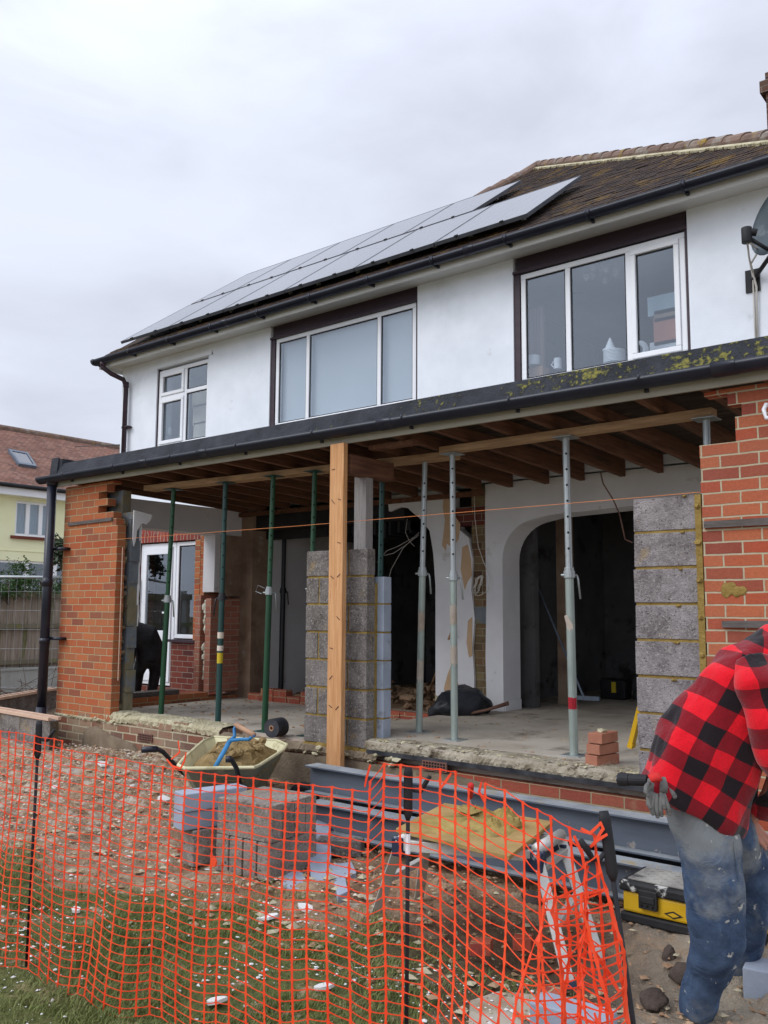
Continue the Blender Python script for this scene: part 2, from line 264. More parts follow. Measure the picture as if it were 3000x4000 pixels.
m_glove=mk('grey knitted glove',(.11,.11,.105),(.18,.18,.165),14,.9,.5,60,bd=.005); m_redc=mk('red cuff',(.5,.02,.02),(.6,.04,.03),4,.9,.2,30)
m_cap=mk('dark blue beanie',(.012,.016,.10),(.02,.028,.14),4,.95,.4,80); m_hair=mk('brown hair',(.05,.03,.02),(.08,.05,.03),8,.8,.3,40)
m_tool=mk('yellow power tool',(.55,.40,.02),(.6,.45,.03),3,.5,0)
m_slab=mk('pale paving stone',(.34,.29,.225),(.46,.40,.32),2.5,.9,.5,24,spots=(((.26,.19,.12),3,.56,.12),))
def denim():
    m,n,b,o=newmat('stained blue denim'); v=vec(n)
    sp=n.nodes.new('ShaderNodeSeparateXYZ'); n.links.new(v,sp.inputs[0])
    c=ramp(n,noise(n,v,7,5,.6,.3),[(.3,(.030,.050,.095)),(.7,(.10,.155,.255))])
    g=math_(n,'ADD',noise(n,v,4.2,5,.6),fr(n,sp.outputs[2],.25,.95,-.13,.10))
    c=mixc(n,fr(n,g,.44,.62,0,.9),c,(.25,.27,.27)); c=mixc(n,fr(n,noise(n,v,20,4,.6),.64,.68,0,.85),c,(.56,.57,.52))
    wv=n.nodes.new('ShaderNodeTexWave'); wv.inputs['Scale'].default_value=160; n.links.new(v,wv.inputs[0])
    n.links.new(c,b.inputs['Base Color']); seti(b,Roughness=.9); b.inputs['Specular IOR Level'].default_value=.15
    bump(n,b,math_(n,'ADD',math_(n,'MULTIPLY',wv.outputs[0],.05),noise(n,v,9,4,.6,1.2)),.8,.025); return m
m_denim=denim()
def plaid(name,ax,ay,per=.145,ph=(0,0)):
    m,n,b,o=newmat(name); v=vec(n); w_=noise(n,v,3,2,.5)
    def stripe(a,p):
        d=n.nodes.new('ShaderNodeVectorMath'); d.operation='DOT_PRODUCT'; n.links.new(v,d.inputs[0]); d.inputs[1].default_value=a
        q=math_(n,'ADD',math_(n,'ADD',math_(n,'DIVIDE',d.outputs['Value'],per),p),math_(n,'MULTIPLY',w_,.45))
        return fr(n,math_(n,'PINGPONG',q,.5),.235,.265)
    s=math_(n,'ADD',stripe(ax,ph[0]),stripe(ay,ph[1])); s=math_(n,'MULTIPLY',s,.5)
    c=ramp(n,s,[(.2,(.66,.008,.018)),(.26,(.20,.006,.012)),(.74,(.20,.006,.012)),(.8,(.012,.008,.010))])
    c=mixc(n,fr(n,noise(n,v,110,3,.7),.4,.8,0,.25),c,(.02,.01,.01))
    n.links.new(c,b.inputs['Base Color']); seti(b,Roughness=.95); b.inputs['Specular IOR Level'].default_value=.1; b.inputs['Sheen Weight'].default_value=.2
    bump(n,b,math_(n,'ADD',noise(n,v,8,3,.5,.6),math_(n,'MULTIPLY',noise(n,v,150,2,.5),.1)),.7,.02); return m
# ------------------------------------------------------------------ mesh builder
def tri_uv(me):
    n=len(me.loops)
    if n==0: return
    vco=np.empty(len(me.vertices)*3); me.vertices.foreach_get('co',vco); vco=vco.reshape(-1,3)
    li=np.empty(n,dtype=np.int32); me.loops.foreach_get('vertex_index',li)
    P=len(me.polygons); nor=np.empty(P*3); me.polygons.foreach_get('normal',nor); nor=nor.reshape(-1,3)
    tot=np.empty(P,dtype=np.int32); me.polygons.foreach_get('loop_total',tot)
    nl=np.repeat(nor,tot,axis=0)
    hor=np.hypot(nl[:,0],nl[:,1]); flat=hor<.2
    u=np.stack([-nl[:,1],nl[:,0],np.zeros(n)],1)/np.maximum(hor,1e-6)[:,None]; u[flat]=(1,0,0)
    v=np.cross(nl,u); v[flat]=(0,1,0)
    co=vco[li]+np.array(me.get('off',(0,0,0)) if False else (0,0,0))
    uv=np.stack([(co*u).sum(1),(co*v).sum(1)],1)
    l=me.uv_layers.new(name='UVMap'); l.data.foreach_set('uv',uv.ravel())
ORIG={}
class MB:
    def __init__(s): s.v=[];s.f=[];s.mi=[];s.cur=0
    def add(s,vs,fs):
        o=len(s.v); s.v+=[tuple(p) for p in vs]; s.f+=[tuple(i+o for i in f) for f in fs]; s.mi+=[s.cur]*len(fs); return s
    def box(s,x0,x1,y0,y1,z0,z1,j=0):
        c=[(x,y,z) for x in (x0,x1) for y in (y0,y1) for z in (z0,z1)]
        if j: c=[(x+random.uniform(-j,j),y+random.uniform(-j,j),z+random.uniform(-j,j)) for x,y,z in c]
        return s.add(c,[(0,1,3,2),(4,6,7,5),(0,4,5,1),(2,3,7,6),(0,2,6,4),(1,5,7,3)])
    def obox(s,c,ax,ay,az,hx,hy,hz):
        c=Vector(c); ax=Vector(ax).normalized(); ay=Vector(ay).normalized(); az=Vector(az).normalized()
        P=[c+ax*a*hx+ay*b*hy+az*d*hz for a in (-1,1) for b in (-1,1) for d in (-1,1)]
        fl=ax.cross(ay).dot(az)<0
        F=[(0,1,3,2),(4,6,7,5),(0,4,5,1),(2,3,7,6),(0,2,6,4),(1,5,7,3)]
        return s.add(P,[f[::-1] for f in F] if fl else F)
    def beam(s,p,q,w_,h,up=(0,0,1)):
        p=Vector(p);q=Vector(q);a=(q-p);l=a.length;a.normalize();up=Vector(up)
        if abs(a.dot(up))>.98: up=Vector((0,1,0))
        b=a.cross(up).normalized(); c=b.cross(a); return s.obox((p+q)/2,a,b,c,l/2,w_/2,h/2)
    def prism(s,pts,ax,a,b):
        # pts 2-D outline; ax 'y': (x,z) extruded y a..b ; 'x': (y,z) ; 'z': (x,y)
        def P(p,t): return {'y':(p[0],t,p[1]),'x':(t,p[0],p[1]),'z':(p[0],p[1],t)}[ax]
        n=len(pts); ar=sum(pts[i][0]*pts[(i+1)%n][1]-pts[(i+1)%n][0]*pts[i][1] for i in range(n))
        if ar<0: pts=pts[::-1]
        bm=bmesh.new(); A=[bm.verts.new(P(p,a)) for p in pts]; B=[bm.verts.new(P(p,b)) for p in pts]
        bm.faces.new(A); bm.faces.new(B[::-1])
        for i in range(n): j=(i+1)%n; bm.faces.new((A[j],A[i],B[i],B[j]))
        bmesh.ops.recalc_face_normals(bm,faces=bm.faces[:])
        big=[f for f in bm.faces if len(f.verts)>4]
        if big: bmesh.ops.triangulate(bm,faces=big)
        bm.verts.index_update()
        s.add([v.co[:] for v in bm.verts],[[v.index for v in f.verts] for f in bm.faces]); bm.free(); return s
    def tube(s,pts,r,n=10,ref=None,cap=True):
        pts=[Vector(p) for p in pts]; m=len(pts)
        if not isinstance(r,(list,tuple)): r=[r]*m
        ring=[]; prev=None
        for i,p in enumerate(pts):
            t=(pts[min(i+1,m-1)]-pts[max(i-1,0)])
            if t.length<1e-9: t=Vector((0,0,1))
            t.normalize()
            if ref is not None: b=Vector(ref)-t*t.dot(Vector(ref))
            elif prev is None: b=Vector((0,0,1)) if abs(t.z)<.9 else Vector((1,0,0)); b=b-t*t.dot(b)
            else: b=prev-t*t.dot(prev)
            b.normalize(); prev=b; c=t.cross(b)
            ra,rb=(r[i] if isinstance(r[i],(list,tuple)) else (r[i],r[i]))
            ring.append([p+b*math.cos(2*math.pi*k/n)*rb+c*math.sin(2*math.pi*k/n)*ra for k in range(n)])
        V=[q for R in ring for q in R]; F=[]
        for i in range(m-1):
            for k in range(n): a=i*n+k; b=i*n+(k+1)%n; F.append((a,b,b+n,a+n))
        if cap: F.append(tuple(range(n))[::-1]); F.append(tuple((m-1)*n+k for k in range(n)))
        return s.add(V,F)
    def cyl(s,p,q,r,n=12): return s.tube([p,q],r,n)
    def ell(s,c,r,n=12,m=8,rot=None,jit=0):
        V=[];F=[];c=Vector(c)
        for i in range(m+1):
            a=math.pi*i/m
            for k in range(n):
                b=2*math.pi*k/n; p=Vector((math.sin(a)*math.cos(b)*r[0],math.sin(a)*math.sin(b)*r[1],math.cos(a)*r[2]))*(1+random.uniform(-jit,jit))
                if rot: p=rot@p
                V.append(c+p)
        for i in range(m):
            for k in range(n): a=i*n+k;b=i*n+(k+1)%n; F.append((a+n,b+n,b,a))
        return s.add(V,F)
    def rock(s,c,r,jit=.3,flat=.6):
        bm=bmesh.new(); bmesh.ops.create_icosphere(bm,subdivisions=1,radius=1)
        sx,sy=r*random.uniform(.7,1.3),r*random.uniform(.7,1.3); a=random.uniform(0,6.28)
        for v in bm.verts: v.co*=1+random.uniform(-jit,jit)
        bm.verts.index_update()
        s.add([(c[0]+(v.co.x*sx*math.cos(a)-v.co.y*sy*math.sin(a)),c[1]+(v.co.x*sx*math.sin(a)+v.co.y*sy*math.cos(a)),c[2]+v.co.z*r*flat) for v in bm.verts],[[v.index for v in f.verts] for f in bm.faces]); bm.free(); return s
    def build(s,name,mat,parent=None,smooth=False,bev=0,remesh=0,sub=0,label=None,smoothit=0):
        me=bpy.data.meshes.new(name); sh=Vector((0,0,0))
        o=bpy.data.objects.new(name,me)
        if parent is not None: sh=ORIG[parent.name]; o.parent=parent
        ORIG[o.name]=sh.copy()
        me.from_pydata([(a-sh.x,b-sh.y,c-sh.z) for a,b,c in s.v],[],s.f)
        for m in (mat if isinstance(mat,(list,tuple)) else [mat]): me.materials.append(m)
        if any(s.mi): me.polygons.foreach_set('material_index',s.mi)
        COL.objects.link(o)
        if bev or remesh or sub:
            if remesh:
                md=o.modifiers.new('r','REMESH'); md.mode='VOXEL'; md.voxel_size=remesh; md.use_smooth_shade=True
                if smoothit: q=o.modifiers.new('s','SMOOTH'); q.iterations=smoothit; q.factor=.5
            if bev: md=o.modifiers.new('b','BEVEL'); md.width=bev; md.segments=2; md.limit_method='ANGLE'; md.angle_limit=math.radians(40)
            if sub: md=o.modifiers.new('u','SUBSURF'); md.levels=sub; md.render_levels=sub
            dg=bpy.context.evaluated_depsgraph_get(); dg.update(); me2=bpy.data.meshes.new_from_object(o.evaluated_get(dg)); o.modifiers.clear(); o.data=me2; bpy.data.meshes.remove(me); me=me2; me.name=name
        tri_uv(me)
        if smooth: me.polygons.foreach_set('use_smooth',[True]*len(me.polygons))
        if label: o['label']=label
        return o
def tag(o,label,cat,group=None,kind=None):
    if label: o['label']=label
    if cat: o['category']=cat
    if group: o['group']=group
    if kind: o['kind']=kind
    return o
def thing(name,label,cat,loc=(0,0,0),group=None):
    o=bpy.data.objects.new(name,None); COL.objects.link(o); o.location=loc; o.empty_display_size=.2; ORIG[o.name]=Vector(loc)
    return tag(o,label,cat,group)
from mathutils import noise as mnoise
def crumple(o,scale,amp,st_=(1,1,1),off=0):
    me=o.data; n=[v.normal.copy() for v in me.vertices]
    for v,k in zip(me.vertices,n):
        p=Vector((v.co.x*st_[0],v.co.y*st_[1],v.co.z*st_[2]))*scale+Vector((off,0,0)); v.co+=k*amp*mnoise.noise(p)
    me.update()
def st(o): o['kind']='structure'; return o
def smoothstep(a,b,x): t=np.clip((x-a)/(b-a),0,1); return t*t*(3-2*t)
# ------------------------------------------------------------------ ground
def gz(x,y):
    x=np.asarray(x,float); y=np.asarray(y,float)
    h=-.5+.17*smoothstep(-1.7,-.2,y)*smoothstep(-1.5,-3.2,x)
    h=h+.02*np.sin(x*2.3+.7)*np.cos(y*1.9)+.012*np.sin(x*7.1)*np.sin(y*6.3+1)
    h=h+.11*smoothstep(-1.55,-1.2,y)*smoothstep(.15,.45,x)
    h=h-.11*smoothstep(.9,0,np.hypot((x-.1)/1.0,(y+1.55)/.55))            # dug-out under the trestle
    return h
def gzs(x,y): return float(gz(x,y))
def _n2(x,y,s,seed):
    r=np.random.default_rng(seed); g=r.random((64,64)); X=(x*s)%64; Y=(y*s)%64; i=X.astype(int);j=Y.astype(int);u=X-i;v=Y-j;u=u*u*(3-2*u);v=v*v*(3-2*v)
    a=g[i%64,j%64];b=g[(i+1)%64,j%64];c=g[i%64,(j+1)%64];d=g[(i+1)%64,(j+1)%64]
    return (a*(1-u)+b*u)*(1-v)+(c*(1-u)+d*u)*v
def ground():
    xs=np.concatenate([np.linspace(-160,-14,14),np.linspace(-13,-6,60),np.linspace(-5.9,2.2,330),np.linspace(2.3,8,30),np.linspace(10,120,10)])
    ys=np.concatenate([np.linspace(-120,-8,12),np.linspace(-7,-4.2,30),np.linspace(-4.15,.2,200),np.linspace(.3,8,40),np.linspace(10,200,14)])
    X,Y=np.meshgrid(xs,ys); Z=gz(X,Y)
    near=((X>-13)&(X<8)&(Y>-7)&(Y<.3)).astype(float)
    rub=smoothstep(-2.3,-1.7,Y+.12*X*0)*near
    n=(_n2(X,Y,4,1)-.5)*.05+(_n2(X,Y,11,2)-.5)*.035+(_n2(X,Y,27,3)-.5)*.028+(_n2(X,Y,60,5)-.5)*.016
    Z=Z+n*near*(.35+.65*rub)
    V=np.stack([X.ravel(),Y.ravel(),Z.ravel()],1); nx=len(xs); ny=len(ys)
    i=np.arange(nx-1)[None,:]+nx*np.arange(ny-1)[:,None]; i=i.ravel(); F=np.stack([i,i+1,i+1+nx,i+nx],1)
    me=bpy.data.meshes.new('ground'); me.from_pydata(V.tolist(),[],F.tolist()); me.polygons.foreach_set('use_smooth',[True]*len(me.polygons))
    o=bpy.data.objects.new('ground',me); COL.objects.link(o); st(o)
    m,n,b,_=newmat('trodden mud and turf'); v=vec(n); sp=n.nodes.new('ShaderNodeSeparateXYZ'); n.links.new(v,sp.inputs[0]); X_,Y_=sp.outputs[0],sp.outputs[1]
    big=noise(n,v,1.1,5,.6); mid=noise(n,v,5,6,.65); fine=noise(n,v,34,5,.7)
    mud=ramp(n,mid,[(.3,(.17,.10,.058)),(.5,(.35,.22,.135)),(.7,(.52,.385,.255))])
    mud=mixc(n,fr(n,fine,.55,.68,0,.7),mud,(.40,.34,.25)); mud=mixc(n,fr(n,fine,.30,.42,.7,0),mud,(.05,.035,.025))
    mud=mixc(n,fr(n,noise(n,v,2.4,5,.7),.56,.66,0,.8),mud,(.43,.36,.26))
    mud=mixc(n,fr(n,noise(n,v,16,6,.75),.66,.72,0,.9),mud,(.66,.63,.58))
    mud=mixc(n,math_(n,'MULTIPLY',fr(n,X_,-2.2,-3.3,0,.75),fr(n,noise(n,v,8,6,.75),.5,.6)),mud,(.58,.53,.45))
    tr=ramp(n,fine,[(.3,(.07,.085,.028)),(.6,(.15,.16,.055)),(.8,(.28,.25,.14))])
    # turf: nearer than a wandering edge line
    q=math_(n,'ADD',math_(n,'ADD',Y_,math_(n,'MULTIPLY',X_,-.20)),math_(n,'MULTIPLY',big,.9))
    q=math_(n,'ADD',q,math_(n,'MULTIPLY',mid,.35))
    g=fr(n,q,-1.10,-1.38); g2=fr(n,X_,.45,.05); g=math_(n,'MULTIPLY',g,g2); g=math_(n,'MULTIPLY',g,fr(n,mid,.66,.56))
    c=mixc(n,g,mud,tr)
    c=mixc(n,math_(n,'MULTIPLY',fr(n,X_,.25,.5),fr(n,mid,.66,.52)),c,(.40,.34,.26))
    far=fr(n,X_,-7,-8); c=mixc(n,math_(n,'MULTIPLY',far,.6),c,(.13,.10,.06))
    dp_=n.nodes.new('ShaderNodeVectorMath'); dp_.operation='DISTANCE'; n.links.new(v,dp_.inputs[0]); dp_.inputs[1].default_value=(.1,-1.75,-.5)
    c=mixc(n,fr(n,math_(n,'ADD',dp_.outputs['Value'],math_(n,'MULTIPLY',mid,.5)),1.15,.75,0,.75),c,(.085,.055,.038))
    n.links.new(c,b.inputs['Base Color']); seti(b,Roughness=.95); b.inputs['Specular IOR Level'].default_value=.15
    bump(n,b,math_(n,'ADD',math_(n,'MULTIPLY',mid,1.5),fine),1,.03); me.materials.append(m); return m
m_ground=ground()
# ------------------------------------------------------------------ HOUSE
D=2.4
house=thing('house','white rendered two-storey house with its ground floor rear wall opened up on props','house')
def wallgrid(mb,x0,x1,z0,z1,y0,y1,holes):
    xs=sorted({x0,x1,*[h[0] for h in holes],*[h[1] for h in holes]}); zs=sorted({z0,z1,*[h[2] for h in holes],*[h[3] for h in holes]})
    # merge cells column by column so that faces of neighbours only touch
    for i in range(len(xs)-1):
        a,b=xs[i],xs[i+1]; run=None
        for j in range(len(zs)-1):
            c,d=zs[j],zs[j+1]; mx_,mz=(a+b)/2,(c+d)/2
            solid=not any(h[0]<mx_<h[1] and h[2]<mz<h[3] for h in holes)
            if solid: run=[c,d] if run is None else [run[0],d]
            if (not solid) and run: mb.box(a,b,y0,y1,*run); run=None
        if run: mb.box(a,b,y0,y1,*run)
XL,XR=-9.2,.85
W1=(-8.33,-7.17,3.40,4.60); W2=(-5.93,-3.53,3.38,4.80); W3=(-2.28,-.44,3.36,4.80)
mb=MB(); wallgrid(mb,XL,XR,2.42,4.80,D,D+.28,[W1,W2,W3]); mb.build('upper_wall',m_render,house)
MB().box(XL,XL+.28,D+.28,9.9,-.6,4.8).build('side_wall',m_render,house)
MB().box(XR-.28,XR,D+.28,9.9,-.6,4.8).build('side_wall',m_render,house)
MB().box(XL,XR,9.9,10.2,-.6,4.8).build('rear_wall',m_render,house)
mb=MB()
mb.box(-7.17,-7.08,D-.03,D,4.60,4.63); mb.box(-8.40,-8.33,D-.012,D,4.56,4.62); mb.box(-8.42,-7.08,D-.02,D-.002,4.605,4.66)
mb.build('window_head_band',m_render,house)
# windows
def window(x0,x1,z0,z1,y,panes,sashes=(),fw=.055,sill=None,name='window',parent=house,glass=None,trans=None,fmat=None):
    fmat=fmat or m_upvc; y0,y1=y,y+.06; mb=MB()
    mb.box(x0,x1,y0,y1,z0,z0+fw); mb.box(x0,x1,y0,y1,z1-fw,z1); mb.box(x0,x0+fw,y0,y1,z0+fw,z1-fw); mb.box(x1-fw,x1,y0,y1,z0+fw,z1-fw)
    xs=[x0+fw]+[x0+(x1-x0)*p for p in panes]+[x1-fw]
    for p in xs[1:-1]: mb.box(p-fw/2,p+fw/2,y0,y1,z0+fw,z1-fw)
    cells=[]
    for i in range(len(xs)-1):
        a=xs[i]+(fw/2 if i else 0); b=xs[i+1]-(fw/2 if i<len(xs)-2 else 0)
        if trans and i in trans:
            t=z0+(z1-z0)*trans[i]; mb.box(a,b,y0,y1,t-fw/2,t+fw/2); cells+=[(i,a,b,z0+fw,t-fw/2),(i,a,b,t+fw/2,z1-fw)]
        else: cells.append((i,a,b,z0+fw,z1-fw))
    w_=mb.build(name,fmat,parent,bev=.006)
    for i,a,b,c,d in cells:
        if i in sashes:
            s=.05; q=MB(); ys=y0-.018; q.box(a,b,ys,y0+.03,c,c+s); q.box(a,b,ys,y0+.03,d-s,d); q.box(a,a+s,ys,y0+.03,c+s,d-s); q.box(b-s,b,ys,y0+.03,c+s,d-s); q.build('sash',fmat,w_,bev=.006); g=s-.01
        else: g=.0
        q=MB(); e_=.012; s=g
        q.box(a+s,a+s+e_,y0+.012,y0+.02,c+s,d-s); q.box(b-s-e_,b-s,y0+.012,y0+.02,c+s,d-s); q.box(a+s+e_,b-s-e_,y0+.012,y0+.02,c+s,c+s+e_); q.box(a+s+e_,b-s-e_,y0+.012,y0+.02,d-s-e_,d-s)
        q.build('gasket',m_black,w_)
        MB().box(a+g,b-g,y0+.022,y0+.028,c+g,d-g).build('pane',glass or m_glass,w_)
    return w_
window(W1[0]+.02,W1[1]-.005,W1[2]+.01,W1[3]-.03,D+.03,[.54],sashes=(0,),trans={0:.64,1:.66})
window(-5.85,-3.57,3.41,4.585,D+.03,[.25,.76])
window(-2.205,-.475,3.40,4.575,D+.03,[.31,.68],sashes=(2,))
MB().box(-5.90,-3.55,D+.02,D+.10,4.60,4.80).build('shutter_box',m_brownframe,house,bev=.008)
MB().box(-2.25,-.46,D+.02,D+.10,4.60,4.80).build('shutter_box',m_brownframe,house,bev=.008)
mb=MB()
for a,b in ((-5.93,-5.855),(-3.56,-3.53),(-2.28,-2.21),(-.47,-.44)): mb.box(a,b,D+.015,D+.12,3.38,4.598)
for a,b in ((-5.93,-3.53),(-2.28,-.44)): mb.box(a,b,D-.01,D+.028,4.583,4.61)
mb.box(-8.355,-8.312,D+.02,D+.1,3.4,4.6)
mb.build('window_trim',m_brownframe,house)
mb=MB(); mb.box(-8.35,-7.15,D-.03,D+.03,3.36,3.40); mb.box(-5.95,-3.5,D-.05,D+.05,3.34,3.38); mb.box(-2.3,-.42,D-.05,D+.05,3.33,3.358); mb.build('window_sill',m_upvcg,house)
# rooms behind the upstairs windows
mb=MB(); mb.box(XL+.3,XR-.3,D+.3,9.8,2.86,2.9); mb.build('upstairs_floor',m_plgrey,house)
mb=MB(); mb.box(XL+.3,XR-.3,D+.3,9.8,4.81,4.85); mb.build('upstairs_ceiling',m_plaster,house)
mb=MB(); mb.box(-6.6,-6.5,D+.3,6,2.9,4.84); mb.box(-3.1,-3.0,D+.3,6,2.9,4.84); mb.box(XL+.3,XR-.3,6,6.1,2.9,4.84); mb.build('partition_wall',m_plgrey,house)
MB().box(-5.8,-3.6,D+.12,D+.125,3.4,4.58).build('roller_blind',m_frost,house)
# soffit, fascia, gutter
EY,EZ=2.10,4.79
mb=MB(); mb.box(XL-.12,XR+.2,2.10,D+.02,4.762,4.782); mb.build('soffit',m_upvcg,house)
mb=MB(); mb.box(XL-.12,XR+.2,2.075,2.099,4.70,4.84); mb.box(XL-.14,XL-.122,2.075,10,4.70,4.86); mb.box(XL-.12,XL-.0,D+.021,10,4.762,4.782); mb.build('fascia',m_upvcg,house)
def halfgutter(mb,x0,x1,y,z,r,cap=True):
    n=8; V=[];F=[]
    for x in (x0,x1):
        for rr in (r,r-.006):
            for k in range(n+1): a=math.pi+math.pi*k/n; V.append((x,y+rr*math.cos(a)*.95,z+rr*math.sin(a)*1.0))
    m_=n+1
    for k in range(n): F+=[(k,k+1,2*m_+k+1,2*m_+k),(m_+k+1,m_+k,3*m_+k,3*m_+k+1)]
    F+=[(0,2*m_,3*m_,m_),(n,m_+n,3*m_+n,2*m_+n)]
    F+=[tuple(list(range(0,n+1))+[0+m_+n]) ]
    mb.add(V,F)
    if cap: mb.add([(x0+.001,y+r*.95*math.cos(math.pi+math.pi*k/n),z+r*math.sin(math.pi+math.pi*k/n)) for k in range(n+1)],[tuple(range(n+1))])
    return mb
mb=MB(); halfgutter(mb,XL-.17,XR+.26,2.0,4.815,.070)
x=XL-.1
while x<XR: mb.box(x-.02,x+.02,1.925,1.935,4.76,4.82); mb.tube([(x-.016,2.0-.074*math.cos(a),4.815-.074*math.sin(a)) for a in np.linspace(0,math.pi,9)],.012,6); mb.box(x-.012,x+.012,2.04,2.075,4.73,4.76); x+=.9
for x in (-6.4,-2.6): halfgutter(mb,x,x+.12,2.0,4.818,.077,False)
mb.build('gutter',m_blkpl,house,smooth=True)
p=[(-9.13,2.0,4.76),(-9.13,2.0,4.68),(-9.08,2.12,4.60),(-9.0,2.28,4.53),(-9.0,2.33,4.44),(-9.0,2.33,2.62)]
mb=MB(); mb.tube(p,.036,12); mb.cyl((-9.0,2.33,4.50),(-9.0,2.33,4.42),.042,12); mb.cyl((-9.13,2.0,4.77),(-9.13,2.0,4.70),.044,12); mb.box(-9.05,-8.9,2.31,2.39,3.79,3.82); mb.build('downpipe',m_brownframe,house,smooth=True)
# roof: front slope, hip, left verge
PT=math.tan(math.radians(36.2))
def rz_(y): return 4.83+PT*(y-2.04)
pk=(-4.18,6.45)
E0=(XL-.16,EY-.07); ridge=[(XL-.16,4.95),(-4.5,5.15),(-4.27,5.95),pk,(1.12,EY-.07)]
top=[(E0[0],E0[1],rz_(E0[1]))]+[(a,b,rz_(b)) for a,b in reversed(ridge)]
mb=MB()
V=top; T=.05; n=len(V)
mb.add([v for v in V],[tuple(range(n))])
mb.add([(v[0],v[1],v[2]-T) for v in V],[tuple(range(n))[::-1]])
mb.add(V+[(v[0],v[1],v[2]-T) for v in V],[((i+1)%n,i,n+i,n+(i+1)%n) for i in range(n)])
rt=mb.build('roof',m_tile,house)
# back slopes close the roof
mb=MB(); RB=[(a,b,rz_(b)-.01) for a,b in ridge[:4]]
mb.add(RB+[(pk[0],10.6,4.9),(XL-.16,10.6,4.9)],[(0,1,5),(1,2,5),(2,3,4,5)]); mb.add([RB[3],(1.12,EY-.06,4.83),(1.12,10.6,4.9),(pk[0],10.6,4.9)],[(0,1,2,3)]); mb.add([(XL-.15,EY,4.83),RB[0],(XL-.15,10.6,4.9)],[(0,1,2)]); mb.build('rear_roof',m_tile,house)
# tile courses as real steps on the visible part of the slope
mb=MB(); k=0; y=EY
while y<6.4:
    xr=np.interp(y,[EY,pk[1]],[1.08,pk[0]]); x=-9.34 if y<2.3 else -4.0
    if y>4.2: x=-4.35
    while x<xr-.05:
        wd=.165; z=rz_(y)
        if random.random()<.97: mb.obox((x+wd/2,y+.05,z+.05*PT+.012+random.uniform(-.003,.004)),(1,0,0),(0,1,PT-.07),(0,-PT,1),min(wd,xr-x)/2-.002,.075,.006)
        x+=wd
    y+=.082; k+=1
mb.build('roof_tiles',m_tile,house)
rd=[(a,b,rz_(b)) for a,b in ridge[1:]]
def chain(pts,step):
    out=[]
    for a,b in zip(pts[:-1],pts[1:]):
        a,b=Vector(a),Vector(b); L_=(b-a).length; k=max(1,int(L_/step)); out+=[(a+(b-a)*i/k,a+(b-a)*(i+1)/k) for i in range(k)]
    return out
mb=MB()
for a,b in chain(rd,.33):
    d_=(b-a).normalized(); mb.tube([a-d_*.02+Vector((0,0,.015)),b+Vector((0,0,.03))],[(.090,.074),(.094,.078)],12)
mb.build('ridge_tiles',m_ridge,house,smooth=False)
mb=MB()
for a,b in chain(rd,.08):
    d_=(b-a).normalized(); s_=Vector((-.35,-.9,-.62)).normalized(); j=random.uniform(0,.02); mb.obox((a+b)/2+s_*(.14+j)+Vector((0,0,.005)),d_,s_,d_.cross(s_),.042,.03+j,.03)
mb.build('ridge_mortar',m_rubmort,house)
# chimney behind
ch=MB(); ch.box(-.64,.3,6.0,6.9,5.0,7.72); ch.box(-.70,.35,5.95,6.95,7.72,7.88); ch.box(-.64,.3,6,6.9,7.88,8.0); ch.build('chimney',brick('sooty chimney brick',(.10,.05,.035),(.15,.085,.06),(.07,.04,.035),(.22,.19,.15)),house)
# ---- ground-floor rear wall of the house with arches, y = D .. D+.3
def wallpoly(name,pts,mat,y0,y1): return MB().prism(pts,'y',y0,y1).build(name,mat,house)
arc=lambda cx,cz,r,a0,a1,n=10:[(cx+r*math.cos(math.radians(a0+(a1-a0)*i/n)),cz+r*math.sin(math.radians(a0+(a1-a0)*i/n))) for i in range(n+1)]
# wall right of arch 1 up to the chase, and the second pier with the big arch
wallpoly('inner_wall',[(-3.28,.08),(-2.79,.08)]+[(-2.79,.4),(-2.81,.7),(-2.78,1.0),(-2.82,1.3),(-2.80,1.62),(-2.85,1.85),(-2.98,1.95),(-3.05,2.12),(-3.06,2.38)]+[(-3.95,2.38),(-3.93,2.2)]+[(-3.78,2.24),(-3.66,2.22),(-3.6,2.17),(-3.5,2.10)]+[(-3.36,1.95),(-3.31,1.7),(-3.28,1.35)],m_plaster,D,D+.14)
wallpoly('inner_wall',[(-2.64,.08),(-2.44,.08)]+[(-2.44,1.58)]+arc(-2.04,1.60,.40,180,100,8)+[(-1.9,2.03),(-.2,2.09),(.2,2.10),(.2,2.40),(-2.64,2.40),(-2.645,1.9),(-2.635,1.2),(-2.65,.6)],m_plaster,D,D+.34)
MB().box(-2.44,-2.425,D+.02,D+.33,.08,.18).build('skirting_remnant',m_plaster,house)
MB().box(-2.83,-2.62,D+.03,D+.3,.08,2.4).build('brick_chase',brick('chased old brick',(.16,.07,.04),(.22,.15,.08),(.10,.05,.035),(.30,.26,.17),stain=(.30,.25,.12),stn=.8),house)
MB().box(-2.815,-2.63,D+.012,D+.03,.95,1.12).build('chase_patch',m_aerold,house)
mb=MB(); mb.box(-3.05,-2.66,D+.02,D+.2,1.98,2.18); mb.build('exposed_brick',m_brickdark,house)
